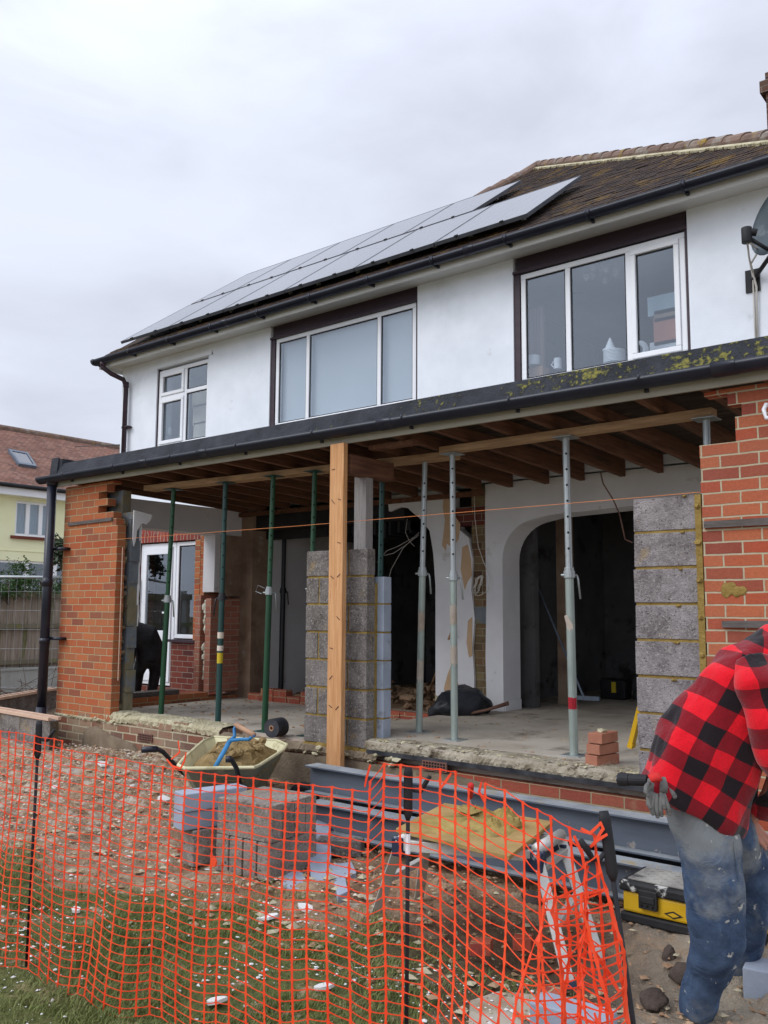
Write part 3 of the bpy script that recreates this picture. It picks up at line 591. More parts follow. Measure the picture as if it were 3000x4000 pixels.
# torn wallpaper: undercoat patches
for pts in ([(-3.16,2.33),(-3.04,2.34),(-3.03,2.1),(-2.95,2.0),(-2.98,1.83),(-3.06,1.75),(-3.13,1.80),(-3.14,1.72),(-3.19,1.78),(-3.15,2.05),(-3.18,2.2)],[(-2.93,1.75),(-2.86,1.78),(-2.82,1.6),(-2.81,1.45),(-2.87,1.38),(-2.90,1.30),(-2.95,1.52)],[(-2.86,.98),(-2.81,1.02),(-2.81,.62),(-2.85,.60),(-2.88,.75)],[(-3.12,.42),(-3.08,.5),(-3.0,.34),(-2.93,.26),(-2.96,.2),(-3.06,.21),(-3.14,.17),(-3.17,.26)]):
    MB().prism(pts,'y',D-.004,D+.001).build('bare_plaster_patch',m_beige,house)
mb=MB().prism([(-3.28,.08),(-2.8,.08),(-2.8,.22),(-2.9,.16),(-3.0,.2),(-3.12,.13),(-3.28,.19)],'y',D-.006,D+.001); mb.build('rough_plaster_base',m_rubmort,house)
# steel and old lintel across the wide opening, dark ceiling void
MB().box(-6.5,-3.75,D+.05,D+.22,2.10,2.30).build('steel_beam',m_girder,house)
mb=MB(); mb.box(-6.5,-3.8,D+.23,D+.4,2.0,2.4); 
for k in range(14): x=-5.0+k*.09; mb.box(x,x+.03,D+.05+random.uniform(0,.2),D+.6,2.0-random.uniform(0,.1),2.1)
mb.build('torn_lath',m_girder,house)
# left part: wall of the house beside the side wall, outside door and window
mb=MB(); wallgrid(mb,XL,-6.68,-.5,2.42,D,D+.28,[(-8.62,-7.80,.0,2.03),(-7.80,-7.31,.66,2.03)]); mb.build('rear_brick_wall',m_brickdark,house)
mb=MB(); mb.box(-8.7,-7.2,D-.012,D,2.035,2.26); mb.build('soldier_lintel',m_soldier,house)
MB().box(-6.68,-6.18,D,D+.28,-.1,2.4).build('stripped_wall',m_brownpl,house)
MB().box(-7.31,-7.20,D-.02,D+.001,.66,2.03).build('toothed_jamb',m_brickL,house)
dr=MB(); x0,x1,z0,z1=-8.61,-7.80,.02,2.02; yy=D+.04
dr.box(x0,x1,yy,yy+.06,z1-.06,z1); dr.box(x0,x0+.06,yy,yy+.06,z0,z1-.06); dr.box(x1-.06,x1,yy,yy+.06,z0,z1-.06); dr.box(x0+.06,x1-.06,yy,yy+.06,z0,z0+.05)
door=dr.build('door',m_upvc,house,bev=.006)
q=MB(); a,b=x0+.065,x1-.065; q.box(a,a+.09,yy-.02,yy+.03,.07,1.96); q.box(b-.09,b,yy-.02,yy+.03,.07,1.96); q.box(a+.09,b-.09,yy-.02,yy+.03,1.86,1.96); q.box(a+.09,b-.09,yy-.02,yy+.03,.64,.78); q.box(a+.09,b-.09,yy-.02,yy+.03,.07,.18); q.box(a+.09,b-.09,yy,yy+.02,.18,.64); q.build('leaf',m_upvc,door,bev=.005)
MB().box(a+.09,b-.09,yy,yy+.008,.78,1.86).build('pane',m_glass,door)
MB().box(b-.06,b-.03,yy-.05,yy-.02,.96,1.12).box(b-.13,b-.03,yy-.065,yy-.05,1.02,1.045).build('handle',m_upvc,door)
window(-7.79,-7.32,.68,2.02,D+.04,[])
MB().box(-7.84,-7.25,D-.05,D+.04,.63,.665).build('window_sill',m_brownframe,house)
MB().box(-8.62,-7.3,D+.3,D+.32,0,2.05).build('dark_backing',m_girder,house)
# interior of the ground floor
mb=MB(); mb.box(-6.45,-2.9,D+.28,8.5,-.12,-.06); mb.build('lower_floor',m_clod,house)
mb=MB(); mb.box(-2.9,.0,D+.3,8.5,-.12,.078); mb.build('hall_floor',m_conc,house)
mb=MB(); mb.box(-6.35,-6.2,D+.29,4.4,-.1,2.38); mb.build('interior_wall',m_plaster,house)
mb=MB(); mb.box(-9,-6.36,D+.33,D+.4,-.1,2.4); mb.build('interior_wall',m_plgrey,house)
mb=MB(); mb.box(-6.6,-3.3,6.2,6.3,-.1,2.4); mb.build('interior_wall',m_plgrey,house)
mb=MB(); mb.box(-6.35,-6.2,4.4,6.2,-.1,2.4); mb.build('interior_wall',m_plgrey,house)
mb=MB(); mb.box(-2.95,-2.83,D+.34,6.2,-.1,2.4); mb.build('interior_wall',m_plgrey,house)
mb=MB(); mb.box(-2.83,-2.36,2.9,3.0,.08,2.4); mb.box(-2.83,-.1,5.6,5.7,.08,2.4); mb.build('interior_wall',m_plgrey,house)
mb=MB(); mb.box(-2.36,-2.2,3.4,3.5,.08,2.4); mb.build('door_reveal',m_brownpl,house)
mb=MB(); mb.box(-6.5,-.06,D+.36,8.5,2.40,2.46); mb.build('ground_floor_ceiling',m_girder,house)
mb=MB(); mb.box(-1.75,-1.69,5.5,5.6,.1,2.1); mb.box(-1.0,-.94,5.5,5.6,.1,2.1); mb.box(-1.75,-.94,5.5,5.6,2.1,2.16); mb.build('inner_door_frame',m_girder,house)
# ---- single-storey extension shell
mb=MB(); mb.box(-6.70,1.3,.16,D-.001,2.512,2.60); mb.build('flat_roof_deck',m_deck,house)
V=[(-.125,2.55),(-.075,2.69),(.02,2.705),(.16,2.64),(.16,2.55)]
mb=MB().prism(V,'x',-6.66,1.3); mb.box(-6.78,-6.6,-.09,2.38,2.56,2.74); mb.prism([(-.12,2.56),(-.10,2.76),(.0,2.72),(.05,2.56)],'x',-6.80,-6.66); mb.build('roof_kerb',m_felt,house)
mb=MB(); mb.box(-6.72,1.3,-.10,-.078,2.424,2.55); mb.build('fascia',mk('dirty cream fascia',(.30,.285,.23),(.40,.38,.31),3,.7,.15,20,stretch=(.4,2,2),spots=(((.25,.22,.17),4,.62,.1),)),house)
mb=MB(); halfgutter(mb,-6.90,1.3,-.17,2.535,.070)
x=-6.35
while x<1.2: mb.tube([(x,-.17-.068*math.cos(a),2.545-.066*math.sin(a)) for a in np.linspace(0,math.pi,9)],.010,6); mb.box(x-.012,x+.012,-.12,-.10,2.455,2.49); x+=.93
for x in (-5.0,-4.1,-1.95,.6): halfgutter(mb,x,x+.14,-.17,2.538,.076,False)
mb.build('gutter',m_blkpl,house,smooth=True)
p=[at(135,1037,'y',-.14),at(118,1545,'y',-.14)]
mb=MB(); mb.cyl((-6.70,-.14,2.53),(-6.70,-.14,.02),.052,16); mb.cyl((-6.70,-.14,2.53),(-6.70,-.14,2.44),.06,16); mb.cyl((-6.70,-.14,.02),(-6.71,-.16,-.5),.06,14); mb.cyl((-6.70,-.14,1.42),(-6.70,-.14,1.32),.059,16); mb.cyl((-6.70,-.14,.76),(-6.70,-.14,.70),.058,16)
for z in (1.72,.74): mb.box(-6.73,-6.50,-.10,-.005,z,z+.03)
mb.build('downpipe',m_blkpl,house,smooth=True)
for i,x in enumerate(np.arange(-6.35,1.2,.40)):
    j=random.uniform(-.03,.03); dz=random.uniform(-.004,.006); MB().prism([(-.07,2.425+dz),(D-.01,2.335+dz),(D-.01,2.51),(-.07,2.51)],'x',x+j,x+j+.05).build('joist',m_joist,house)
MB().box(.95,1.2,-.07,.1,2.30,2.43).build('wall_plate',m_joist,house)
MB().box(-6.5,-2.65,D-.06,D-.012,2.28,2.332).build('wall_plate',m_joist,house)
# front left brick pier with torn right edge
mb=MB(); z=-.06; r0=random.Random(3)
ex={31:-5.86,32:-5.74,30:-6.0,29:-5.83,28:-6.0,27:-5.72,26:-5.66}
k=0
while z<2.43:
    z1=min((math.floor(z/.075+1e-6)+1)*.075,2.43); r=ex.get(int(round(z/.075)),-5.63+(r0.choice([0,0,-.004])))
    mb.box(-6.65,r,0,.102,z,z1); z=z1
mb.build('front_pier',m_brickL,house)
mb=MB(); mb.box(-6.65,-6.40,.102,2.40,-.1,.0); mb.box(-6.65,-6.55,.102,.4,0,2.4); mb.build('side_wall_base',m_brickL,house)
mb=MB(); z=0
while z<2.05:
    h=.225; r=-5.62+r0.uniform(-.03,.015); mb.box(-6.45,r,.165,.27,z,min(z+h,2.1),j=.004); z+=h
mb.box(-6.45,-5.8,.165,.27,2.1,2.35)
mb.build('pier_inner_leaf',m_aerold,house)
mb=MB()
for k in range(26):
    z=r0.uniform(.02,2.05); mb.rock((-5.672+r0.uniform(-.02,.012),.132+r0.uniform(-.02,.02),z),r0.uniform(.012,.034),.4,r0.uniform(.6,1.8))
mb.build('torn_mortar',m_roughren,house)
MB().prism([(.17,2.12),(.40,2.09),(.39,2.04),(.33,1.98),(.27,1.99),(.215,1.90),(.205,1.80),(.185,1.74),(.17,1.80)],'x',-5.612,-5.595).build('torn_plaster_edge',m_plaster,house)
MB().prism([(.272,2.0)]+[(.284+.006*math.sin(k*2.1),2.0-k*.1) for k in range(12)]+[(.272,.9)],'x',-5.64,-5.612).build('plaster_edge',m_plaster,house)
MB().tube([(-5.60,.05,1.72),(-5.60,.055,.35)],.006,6).build('old_cable',m_pink,house)
MB().prism([(-6.55,2.025),(-5.72,2.035),(-5.72,2.0),(-6.55,1.99)],'y',-.02,.0).build('old_batten',m_old,house)
# side wall: plastered lintel strip, back stub and sill
MB().box(-6.66,-6.40,.28,D-.002,2.03,2.36).build('side_lintel',m_plaster,house)
MB().box(-6.62,-6.40,1.96,D-.002,1.30,2.03).build('plaster_stub',m_plaster,house)
MB().box(-6.40,-6.385,2.05,D-.002,1.25,2.03).build('plaster_skin',m_brownpl,house)
MB().box(-6.70,-6.622,1.98,D-.002,1.22,2.03).build('stub_outer_leaf',m_brickL,house)
mb=MB(); mb.box(-6.70,-6.60,1.92,D-.002,.05,1.26); mb.box(-6.50,-6.40,1.92,D-.002,.05,1.22); mb.box(-6.6,-6.5,2.0,D-.002,.05,1.2); stub=mb.build('brick_stub',brick('salmon cut brick',(.45,.17,.11),(.50,.22,.15),(.36,.13,.09),(.45,.36,.27),stn=.3),house)
mb=MB()
for k in range(24):
    if 10<k<14: continue
    mb.rock((-6.55+r0.uniform(-.015,.015),1.965,.2+k*.042+r0.uniform(-.02,.02)),r0.uniform(.016,.040),.4,1.5)
mb.build('cavity_foam',mk('cream cavity foam',(.62,.60,.48),(.70,.68,.56),6,.9,.4,20),house)
mb=MB(); mb.box(-6.66,-6.40,.25,1.91,.0,.06); mb.build('side_sill_brick',m_brickL,house)
MB().box(-6.62,-6.44,.25,1.5,.062,.115).build('side_sill_plank',m_old,house)
# front base wall
mb=MB(); mb.box(-6.68,-3.95,.0,.30,-.6,-.07); x=-6.66
while x<-4.05:
    w_=.215; mb.box(x,x+w_,r0.uniform(-.004,.006),.28,-.068,r0.uniform(-.03,.035),j=.004); x+=.228
mb.build('base_wall',m_brickold,house)
mb=MB()
for k in range(30):
    x=r0.uniform(-5.7,-3.98); mb.rock((x,r0.uniform(.02,.27),.005+r0.uniform(-.02,.02)),r0.uniform(.02,.055),.35,.5)
for k in range(8): mb.rock((r0.uniform(-6.6,-5.5),r0.uniform(-.01,.01),-.06+r0.uniform(-.03,.02)),r0.uniform(.02,.05),.3,.5)
k=mb.build('base_mortar',m_rubmort,house); k['kind']='stuff'
MB().prism([(-6.1,-.5),(-6.05,-.16),(-5.85,-.12),(-5.6,-.19),(-5.2,-.24),(-4.9,-.5)],'y',-.03,-.001).build('render_patch',m_roughren,house)
mb=MB(); mb.box(-3.95,1.4,.02,.30,-.6,-.075); mb.build('base_wall',m_brickbase,house)
MB().prism([(-3.95,-.6),(-3.95,-.12),(-3.0,-.10),(-2.5,-.085),(-1.9,-.1),(-1.5,-.085),(-1.1,-.12),(-.75,-.17),(-.5,-.2),(-.35,-.26),(-.2,-.30),(-.15,-.6)],'y',-.012,.019).build('render_patch',m_roughren,house)
m_slabedge=mk('crumbled slab edge',(.24,.20,.14),(.46,.41,.31),7,.95,1,22,spots=(((.13,.10,.07),6,.56,.06),((.62,.59,.50),4,.62,.08)),spec=.1,bd=.03)
def mortar_strip(name,x0,x1,prof,amp,seed,step=.018,mat=None):
    r=np.random.default_rng(seed); nx=int((x1-x0)/step); V=[];F=[]; n=len(prof); lo=np.interp(np.arange(nx+1),np.arange(0,nx+9,8),r.normal(0,1,len(np.arange(0,nx+9,8))))
    for i in range(nx+1):
        x=x0+(x1-x0)*i/nx
        for j,(y,z) in enumerate(prof): k=amp*(0 if j==n-1 else 1); V.append((x+r.normal(0,.003),y+r.normal(0,k*.5)+lo[i]*k*.6,z+r.normal(0,k*.35)+lo[i]*k*.4))
    for i in range(nx):
        for j in range(n-1): a=i*n+j; F.append((a,a+n,a+n+1,a+1))
    return MB().add(V,F).build(name,mat or m_rubmort,house)
mortar_strip('slab_edge_mortar',-2.22,.44,[(-.012,.010),(-.016,.03),(-.010,.055),(.006,.076),(.05,.084),(.12,.083),(.20,.083),(.27,.075)],.0055,5,mat=m_slabedge)
mortar_strip('base_wall_mortar',-5.75,-3.93,[(-.006,-.05),(-.01,-.01),(.02,.022),(.10,.03),(.2,.028),(.29,.02),(.31,-.05)],.010,6)
mortar_strip('pier_bed_mortar',-6.66,-5.7,[(-.004,-.075),(-.012,-.06),(-.010,-.048),(.01,-.045)],.006,7)
mortar_strip('pillar_foot_mortar',-3.9,-2.1,[(-.01,-.085),(-.03,-.06),(-.02,-.02),(.02,-.005),(.06,-.02)],.008,8,mat=m_roughren)
def airbrick(xc,zc,y):
    mb=MB(); mb.box(xc-.11,xc+.11,y-.012,y,zc-.035,zc+.035); t=mb.build('air_brick',mk('terracotta air brick',(.17,.08,.06),(.22,.11,.08),4,.9,.3,30),house)
    q=MB()
    for i in range(8):
        for j in range(3): q.box(xc-.098+i*.0255,xc-.081+i*.0255,y-.0135,y-.0115,zc-.027+j*.020,zc-.014+j*.020)
    q.build('vent_holes',m_hole,t)
airbrick(-5.02,-.16,-.006); q=at(940,1655,'y',-.012); airbrick(q.x,q.z-.0,-.014)
MB().box(-2.2,1.4,-.02,.10,-.02,.012,).build('damp_course',m_dpc,house)
mb=MB()
for k in range(120):
    x=r0.uniform(-2.2,.45); mb.rock((x,r0.uniform(-.01,.16),.082),r0.uniform(.006,.02),.35,.4)
for k in range(26): mb.rock((r0.uniform(-2.9,-1.9),r0.uniform(-.04,.04),-.05+r0.uniform(-.03,.03)),r0.uniform(.02,.05),.35,.5)
k=mb.build('loose_mortar',m_rubmort,house); k['kind']='stuff'
mb=MB(); mb.box(-2.75,.44,.10,D+.3,-.1,.08); mb.box(-2.2,.44,.0,.10,.013,.075); mb.build('slab',m_conc,house)
mb=MB(); mb.box(-6.4,-2.75,.27,D+.28,-.14,-.035); mb.build('lower_slab',m_conc,house)
mb=MB()
for k in range(7): mb.box(-6.1+k*.228,-5.885+k*.228,2.30,2.42,-.04,.045+(.07 if k in(1,2,4) else 0),j=.005)
for k in range(5): mb.box(-3.9+k*.228,-3.685+k*.228,2.0,2.11,-.04,.035,j=.005)
mb.build('old_footing_brick',m_brickbase,house)
# right hand brick wall, torn at the top left
mb=MB(); z=-.6; exr={27:.44,28:.66,29:.66,30:.70,31:.62,32:.48}
while z<2.43:
    z1=min((math.floor(z/.075+1e-6)+1)*.075,2.43); k=int(round(z/.075)); r=exr.get(k,.44+r0.choice([0,.003,.006])); mb.box(r,1.8,0,.102,max(z,-.074) if z<-.07 and z1>-.07 else z,z1); z=z1
mb.build('right_brick_wall',m_brickR,house)
mb=MB(); mb.box(.52,.9,.16,.28,.08,2.05); mb.box(.9,1.8,.16,.28,.08,2.4); mb.build('right_inner_leaf',m_block,house)
MB().box(.38,.41,.3,.34,1.80,2.02).build('corner_bead',m_white,house)
mb=MB()
for (px,py,px2) in ((1520,1133,1700),(1560,1347,1700)):
    a=at(px,py,'y',-.02); b=at(px2,py-6,'y',-.02); mb.box(a.x,b.x,-.03,-.001,a.z-.02,a.z+.018,j=.004)
mb.build('nailed_batten',m_old,house)
q=at(1585,1275,'y',-.005); mb=MB(); [mb.ell((q.x-.045+.03*k,-.002,q.z+.012*math.sin(k*2)),(.030,.006,.045-.006*k),12,6,jit=.1) for k in range(4)]; mb.build('mortar_splash',m_mort,house)
q=at(1655,885,'y',-.05); mb=MB(); mb.tube([(q.x+.02,-.02,q.z+.03),(q.x,-.05,q.z+.03),(q.x-.01,-.06,q.z),(q.x+.0,-.06,q.z-.05),(q.x+.1,-.05,q.z-.06)],.013,10); mb.build('white_overflow_pipe',m_upvc,house,smooth=True)
# ------------------------------------------------------------------ things on the house
G='solar panels on the roof'
m_pframe=mk('dark anodised frame',(.05,.055,.065),(.09,.095,.11),4,.5,0,spec=.4)
def panel(x0,x1,y0,y1,lab):
    t=thing('solar_panel',lab,'solar panel',(x0,y0,rz_(y0)+.11),G)
    a=math.atan(PT); n=Vector((0,-math.sin(a),math.cos(a))); u=Vector((0,math.cos(a),math.sin(a))); P=lambda x,s,h:Vector((x,y0,rz_(y0)+.11))+u*s+n*h
    L_=(y1-y0)/math.cos(a); g=.008; q=MB()
    q.obox(P((x0+x1)/2,L_/2,.036),(1,0,0),u,n,(x1-x0)/2-g-.012,L_/2-g-.012,.002); q.build('cell_glass',m_panel,t)
    q=MB()
    for s in (g+.006,L_-g-.006): q.obox(P((x0+x1)/2,s,.02),(1,0,0),u,n,(x1-x0)/2-g,.008,.02)
    for x in (x0+g+.006,x1-g-.006): q.obox(P(x,L_/2,.02),(1,0,0),u,n,.008,L_/2-g-.016,.0195)
    q.build('frame',m_pframe,t)
    q=MB()
    for s in (L_*.25,L_*.75):
        for x in (x0+.25,x1-.25): q.obox(P(x,s,-.06),(1,0,0),u,n,.02,.02,.055)
    q.build('mounting_foot',m_alu,t)
    q=MB()
    for x in (x0+.3,x1-.3): q.obox(P(x,.0,.045),(1,0,0),u,n,.015,.02,.006)
    q.build('clamp',m_black,t); return t
ord_=['first','second','third','fourth','fifth','sixth']
w_=(8.98-1.98)/6
for i in range(6): panel(-8.98+w_*i,-8.98+w_*(i+1),2.20,3.46,['glossy solar panel at the low left end of the lower row','solar panel in the lower row, next to its left end','solar panel in the lower row, third from the left','solar panel in the lower row above the wide middle window','solar panel in the lower row, last but one before bare tiles','solar panel at the right end of the lower row beside mossy tiles'][i])
w_=(8.98-3.48)/5
for i in range(5): panel(-8.98+w_*i,-8.98+w_*(i+1),3.50,4.72,['solar panel at the top left corner of the array','solar panel in the upper row, second from the left','solar panel in the middle of the upper row','solar panel in the upper row, last but one before the mossy hip','solar panel at the right end of the upper row below the ridge'][i])
t=thing('satellite_dish','dark grey satellite dish on a wall arm at the right end of the white wall','satellite dish',(.16,2.4,3.9))
c=at(1662,492,'y',1.95); cc=Vector(c)+Vector((.10,-.02,.02)); q=MB()
nrm=Vector((-.55,-.8,.25)).normalized(); ru=nrm.cross(Vector((0,0,1))).normalized(); rv=nrm.cross(ru)
V=[];F=[]; NR,NT=6,28
for k,off in enumerate((0,-.012)):
    for i in range(NR+1):
        r=i/NR
        for j in range(NT): a=2*math.pi*j/NT; V.append(cc+ru*math.cos(a)*r*.27+rv*math.sin(a)*r*.31+nrm*(.07*r*r+off))
for k in (0,1):
    o=k*(NR+1)*NT
    for i in range(NR):
        for j in range(NT): f=(o+i*NT+j,o+i*NT+(j+1)%NT,o+(i+1)*NT+(j+1)%NT,o+(i+1)*NT+j); F.append(f if k else f[::-1])
o=NR*NT
for j in range(NT): F.append((o+j,o+(j+1)%NT,o+(j+1)%NT+(NR+1)*NT,o+j+(NR+1)*NT))
q.add(V,F); q.build('reflector',mk('dark slate dish',(.05,.065,.075),(.08,.10,.115),4,.6,.1,30,spots=(((.14,.16,.17),3,.6,.1),)),t,smooth=True)
hd=at(1613,505,'y',1.72); MB().cyl(hd+Vector((0,0,-.075)),hd+Vector((0,0,.05)),.042,12).cyl(hd+Vector((-.0,-.0,.02)),hd+Vector((.07,.03,.0)),.03,12).build('receiver',m_black,t,smooth=True,bev=.004)
MB().tube([hd+Vector((.03,.02,-.05)),hd+Vector((.12,.12,-.12)),cc-nrm*.03+Vector((0,0,-.2))],.016,8).build('arm',m_black,t,smooth=True)
MB().tube([cc-nrm*.02,cc-nrm*.1,(.12,2.39,3.95)],.02,8).box(.06,.18,2.385,2.40,3.85,4.05).build('bracket',m_black,t)
q=MB(); q.tube([hd+Vector((.0,.01,-.08)),at(1618,555,'y',2.2),at(1627,600,'y',2.37),at(1629,660,'y',2.385),at(1634,765,'y',2.385)],.009,6)
q.tube([hd+Vector((.02,.01,-.08)),at(1640,540,'y',2.0),at(1622,570,'y',2.3),at(1634,620,'y',2.37),at(1637,765,'y',2.385)],.009,6); q.build('cable',m_greycab,t,smooth=True)
# things upstairs behind the glass
def simple(name,label,cat,mb,mat,**k): 
    gr=k.pop('group',None); o=mb.build(name,mat,None,**k); return tag(o,label,cat,gr)
def wpt(px,py,dy): return at(px,py,'y',D+dy)
def cyl_at(px,py,r,h,dy): c=wpt(px,py,dy); return MB().cyl((c.x,c.y,c.z),(c.x,c.y,c.z+h),r,20)
BY=.35
def boxat(px0,px1,py0,py1,dy,dep=.3):
    a=wpt(px0,py0,dy); b=wpt(px1,py1,dy); return MB().box(a.x,b.x,D+dy,D+dy+dep,b.z,a.z)
simple('lidded_box','pale blue box on top of the orange carton in the right bedroom window','box',boxat(1398,1463,643,671,BY),m_lt,bev=.004)
simple('carton','brown carton between the pale blue box and the orange one','box',boxat(1412,1465,672,687,BY),m_br,bev=.004)
simple('carton','large orange carton stacked in the right bedroom window','box',boxat(1411,1466,689,739,BY),m_or,bev=.004)
simple('storage_tray','clear lidded tray under the orange carton in the window','tray',boxat(1403,1468,741,760,BY),m_white,bev=.004)
q=MB(); c=wpt(1327,784,.22)
for k in range(9): q.cyl((c.x,c.y,c.z+k*.014),(c.x,c.y,c.z+k*.014+.009),.105,24)
simple('plate_stack','stack of white plates on the bedroom window sill','plates',q,m_white)
q=MB(); q.cyl((c.x-.04,c.y,c.z+.13),(c.x-.04,c.y,c.z+.145),.075,18); q.tube([(c.x-.04,c.y,c.z+.145),(c.x-.04,c.y,c.z+.26)],[.055,.008],18); simple('white_funnel','white cone shaped funnel standing on the plate stack','funnel',q,m_white)
c=wpt(1152,790,.22); simple('white_tub','round white tub at the left end of the bedroom sill','tub',MB().cyl((c.x,c.y,c.z),(c.x,c.y,c.z+.10),.075,20),m_white)
c=wpt(1205,797,.22); q=MB(); q.cyl((c.x,c.y,c.z),(c.x,c.y,c.z+.11),.04,16); q.tube([(c.x-.04,c.y,c.z+.09),(c.x-.075,c.y,c.z+.055),(c.x-.04,c.y,c.z+.02)],.007,6); simple('white_mug','white mug beside the first mullion of the bedroom window','mug',q,m_white)
simple('wooden_box','small tan box under the white tub on the sill','box',boxat(1133,1172,797,812,.2,.15),m_handle)
c=wpt(1382,757,.25); q=MB(); q.tube([(c.x+.06*math.cos(a),c.y,c.z+.07*math.sin(a)) for a in np.linspace(-1,2.4,12)],.028,10); simple('white_swan_ornament','curved white ornament next to the second mullion','ornament',q,m_white,smooth=True)
q=MB(); c=wpt(1152,700,.45)
V=[];F=[]
for k in range(25):
    xx=c.x-.13+.26*k/24; yy=c.y+.03*math.sin(k*1.7); V+=[(xx,yy,3.5),(xx,yy,4.35)]
for k in range(24): F.append((2*k,2*k+2,2*k+3,2*k+1))
q.add(V,F); q.add([(a,b+.01,c_) for a,b,c_ in V],[f[::-1] for f in F]); simple('curtain','pink striped curtain hanging behind the left pane of the bedroom window','curtain',q,m_pinkc)
q=MB(); c=wpt(1300,590,.6)
q.cyl((c.x,c.y,c.z),(c.x,c.y,4.84),.008,6)
for k in range(7): a=k*.9; q.ell((c.x+.16*math.cos(a),c.y+.16*math.sin(a),c.z+.03*math.sin(3*a)),(.035,.035,.045),10,6); q.tube([(c.x,c.y,c.z+.02),(c.x+.09*math.cos(a),c.y+.09*math.sin(a),c.z+.08),(c.x+.16*math.cos(a),c.y+.16*math.sin(a),c.z+.03)],.006,6)
simple('chandelier','glass globed ceiling lamp hanging in the bedroom behind the middle pane','ceiling lamp',q,m_white,smooth=True)
q=MB()
for (a,b,z0,z1) in ((-7.45,-7.14,3.44,3.75),(-7.44,-7.14,3.76,3.98),(-7.43,-7.14,3.99,4.16)): q.box(a,b,D+.35,D+.6,z0,z1)
a=q
for i,(p0,p1,lab) in enumerate(((914,956,'cream carton at the bottom of the stack in the small left window'),(876,912,'cream carton in the middle of the stack in the small left window'),(838,874,'cream carton on top of the stack in the small left window'))): simple('carton',lab,'box',boxat(418-i,452,p0,p1,.3,.2),m_cream,bev=.004,group='cream cartons behind the small window')
c=wpt(366,940,.2); q=MB(); q.cyl((c.x,c.y,c.z),(c.x,c.y,c.z+.1),.035,14); q.cyl((c.x,c.y,c.z+.1),(c.x,c.y,c.z+.13),.015,10); simple('white_bottle','small white bottle on the sill of the small left window','bottle',q,m_white,smooth=True)
# ------------------------------------------------------------------ props
GP='steel props holding up the flat roof'
def prop(name,label,x,y,z0,z1,outer,inner,plate,zc,lean=(0,0),collar=None,handle=1,holes=True,rag=0,group=GP,ro=.0285):
    t=thing(name,label,'steel prop',(x,y,z0),group); X=Vector((x,y,z0)); T=Vector((x+lean[0],y+lean[1],z1)); A=(T-X).normalized(); P=lambda z:X+A*((z-z0)/A.z)
    collar=collar or outer
    b=lambda c,h:MB().box(c.x-.075,c.x+.075,c.y-.075,c.y+.075,c.z,c.z+h)
    b(X,.006).build('base_plate',plate,t,bev=.001); b(T-Vector((0,0,.007)),.006).build('top_plate',plate,t,bev=.001)
    MB().cyl(P(z0+.006),P(zc),ro,16).build('outer_tube',outer,t,smooth=False)
    q=MB(); q.cyl(P(zc-.02),P(z1-.007),ro*.82,14); i_=q.build('inner_tube',inner,t)
    if holes:
        q=MB(); cd_=(CAM-P(zc)); cd_.z=0; cd_.normalize(); z=zc+.16
        while z<z1-.1:
            q.cyl(P(z)-cd_*ro*.84,P(z)+cd_*ro*.84,.0085,10); z+=.115
        q.build('pin_holes',m_hole,i_)
    q=MB(); q.cyl(P(zc-.05),P(zc+.0),ro+.010,16); q.cyl(P(zc-.02),P(zc+.025),ro+.004,14); cg=q.build('collar',collar,t,bev=.002)
    if handle:
        r_=Vector((.78,-.63,0)) if handle>0 else Vector((-.78,.63,0)); r_=RT.copy(); r_.z=0; r_.normalize(); r_*=handle
        q=MB(); q.tube([P(zc-.03)-r_*.06,P(zc-.03)+r_*.055],.009,8); q.tube([P(zc-.03)+r_*.055,P(zc-.06)+r_*.062,P(zc-.20)+r_*.075],.0075,8); q.build('pin_handle',collar,cg,smooth=True)
    return t,P
def shift(px0,py0,px1,py1,y,z0,z1):
    a=at(px0,py0,'y',y); b=at(px1,py1,'y',y); s=(b.x-a.x)/(b.z-a.z); xa=a.x+s*(z0-a.z); return xa,(s*(z1-z0),0)
zt=2.338
X_,l=shift(347,1553,375,1063,.4,-.035,zt); prop('steel_prop','slim green prop, the leftmost, in front of the white door',X_,.4,-.035,zt,m_green,m_green,m_teal,1.20,l,m_galv)
X_,l=shift(470,1585,487,1048,.4,-.035,zt); t,P=prop('steel_prop','dark teal prop wrapped with torn tape beside the cut brick stub',X_,.4,-.035,zt,m_teal,m_teal,m_teal,1.22,l,m_dark,handle=-1)
q=MB(); q.cyl(P(.80),P(.86),.0315,14); q.cyl(P(.68),P(.73),.0315,14); q.build('tape_wrap',m_paper,t); MB().cyl(P(.56),P(.66),.0293,14).build('yellow_label',m_tool,t)
X_,l=shift(572,1555,590,1037,.4,-.035,zt+.005); t,P=prop('steel_prop','bright green prop standing behind the black roll',X_,.4,-.035,zt+.005,m_green,m_green,m_teal,1.27,l,m_galv)
q=MB(); c=P(1.25); q.tube([c+Vector((-.03,-.03,.03)),c+Vector((-.10,-.05,.06)),c+Vector((-.13,-.05,.0)),c+Vector((-.06,-.04,-.02))],.003,5); q.build('wire_twist',m_galv,t)
X_,l=shift(676,1180,680,1022,.45,-.035,zt+.01); prop('steel_prop','dark green prop half hidden behind the block pillar',X_,.45,-.035,zt+.01,m_green,m_green,m_teal,1.30,l,m_galv)
X_,l=shift(822,1240,826,998,.50,-.035,zt+.01); prop('steel_prop','near black prop behind the pale aircrete blocks',X_,.50,-.035,zt+.01,m_teal,m_teal,m_dark,1.25,l,m_dark)
X_,l=shift(606,1500,615,1128,2.95,-.06,2.05); prop('steel_prop','black prop deep in the dark room in front of the grey wall',X_,2.95,-.06,2.05,m_dark,m_dark,m_dark,1.35,l,m_dark,handle=1,holes=False,ro=.034)
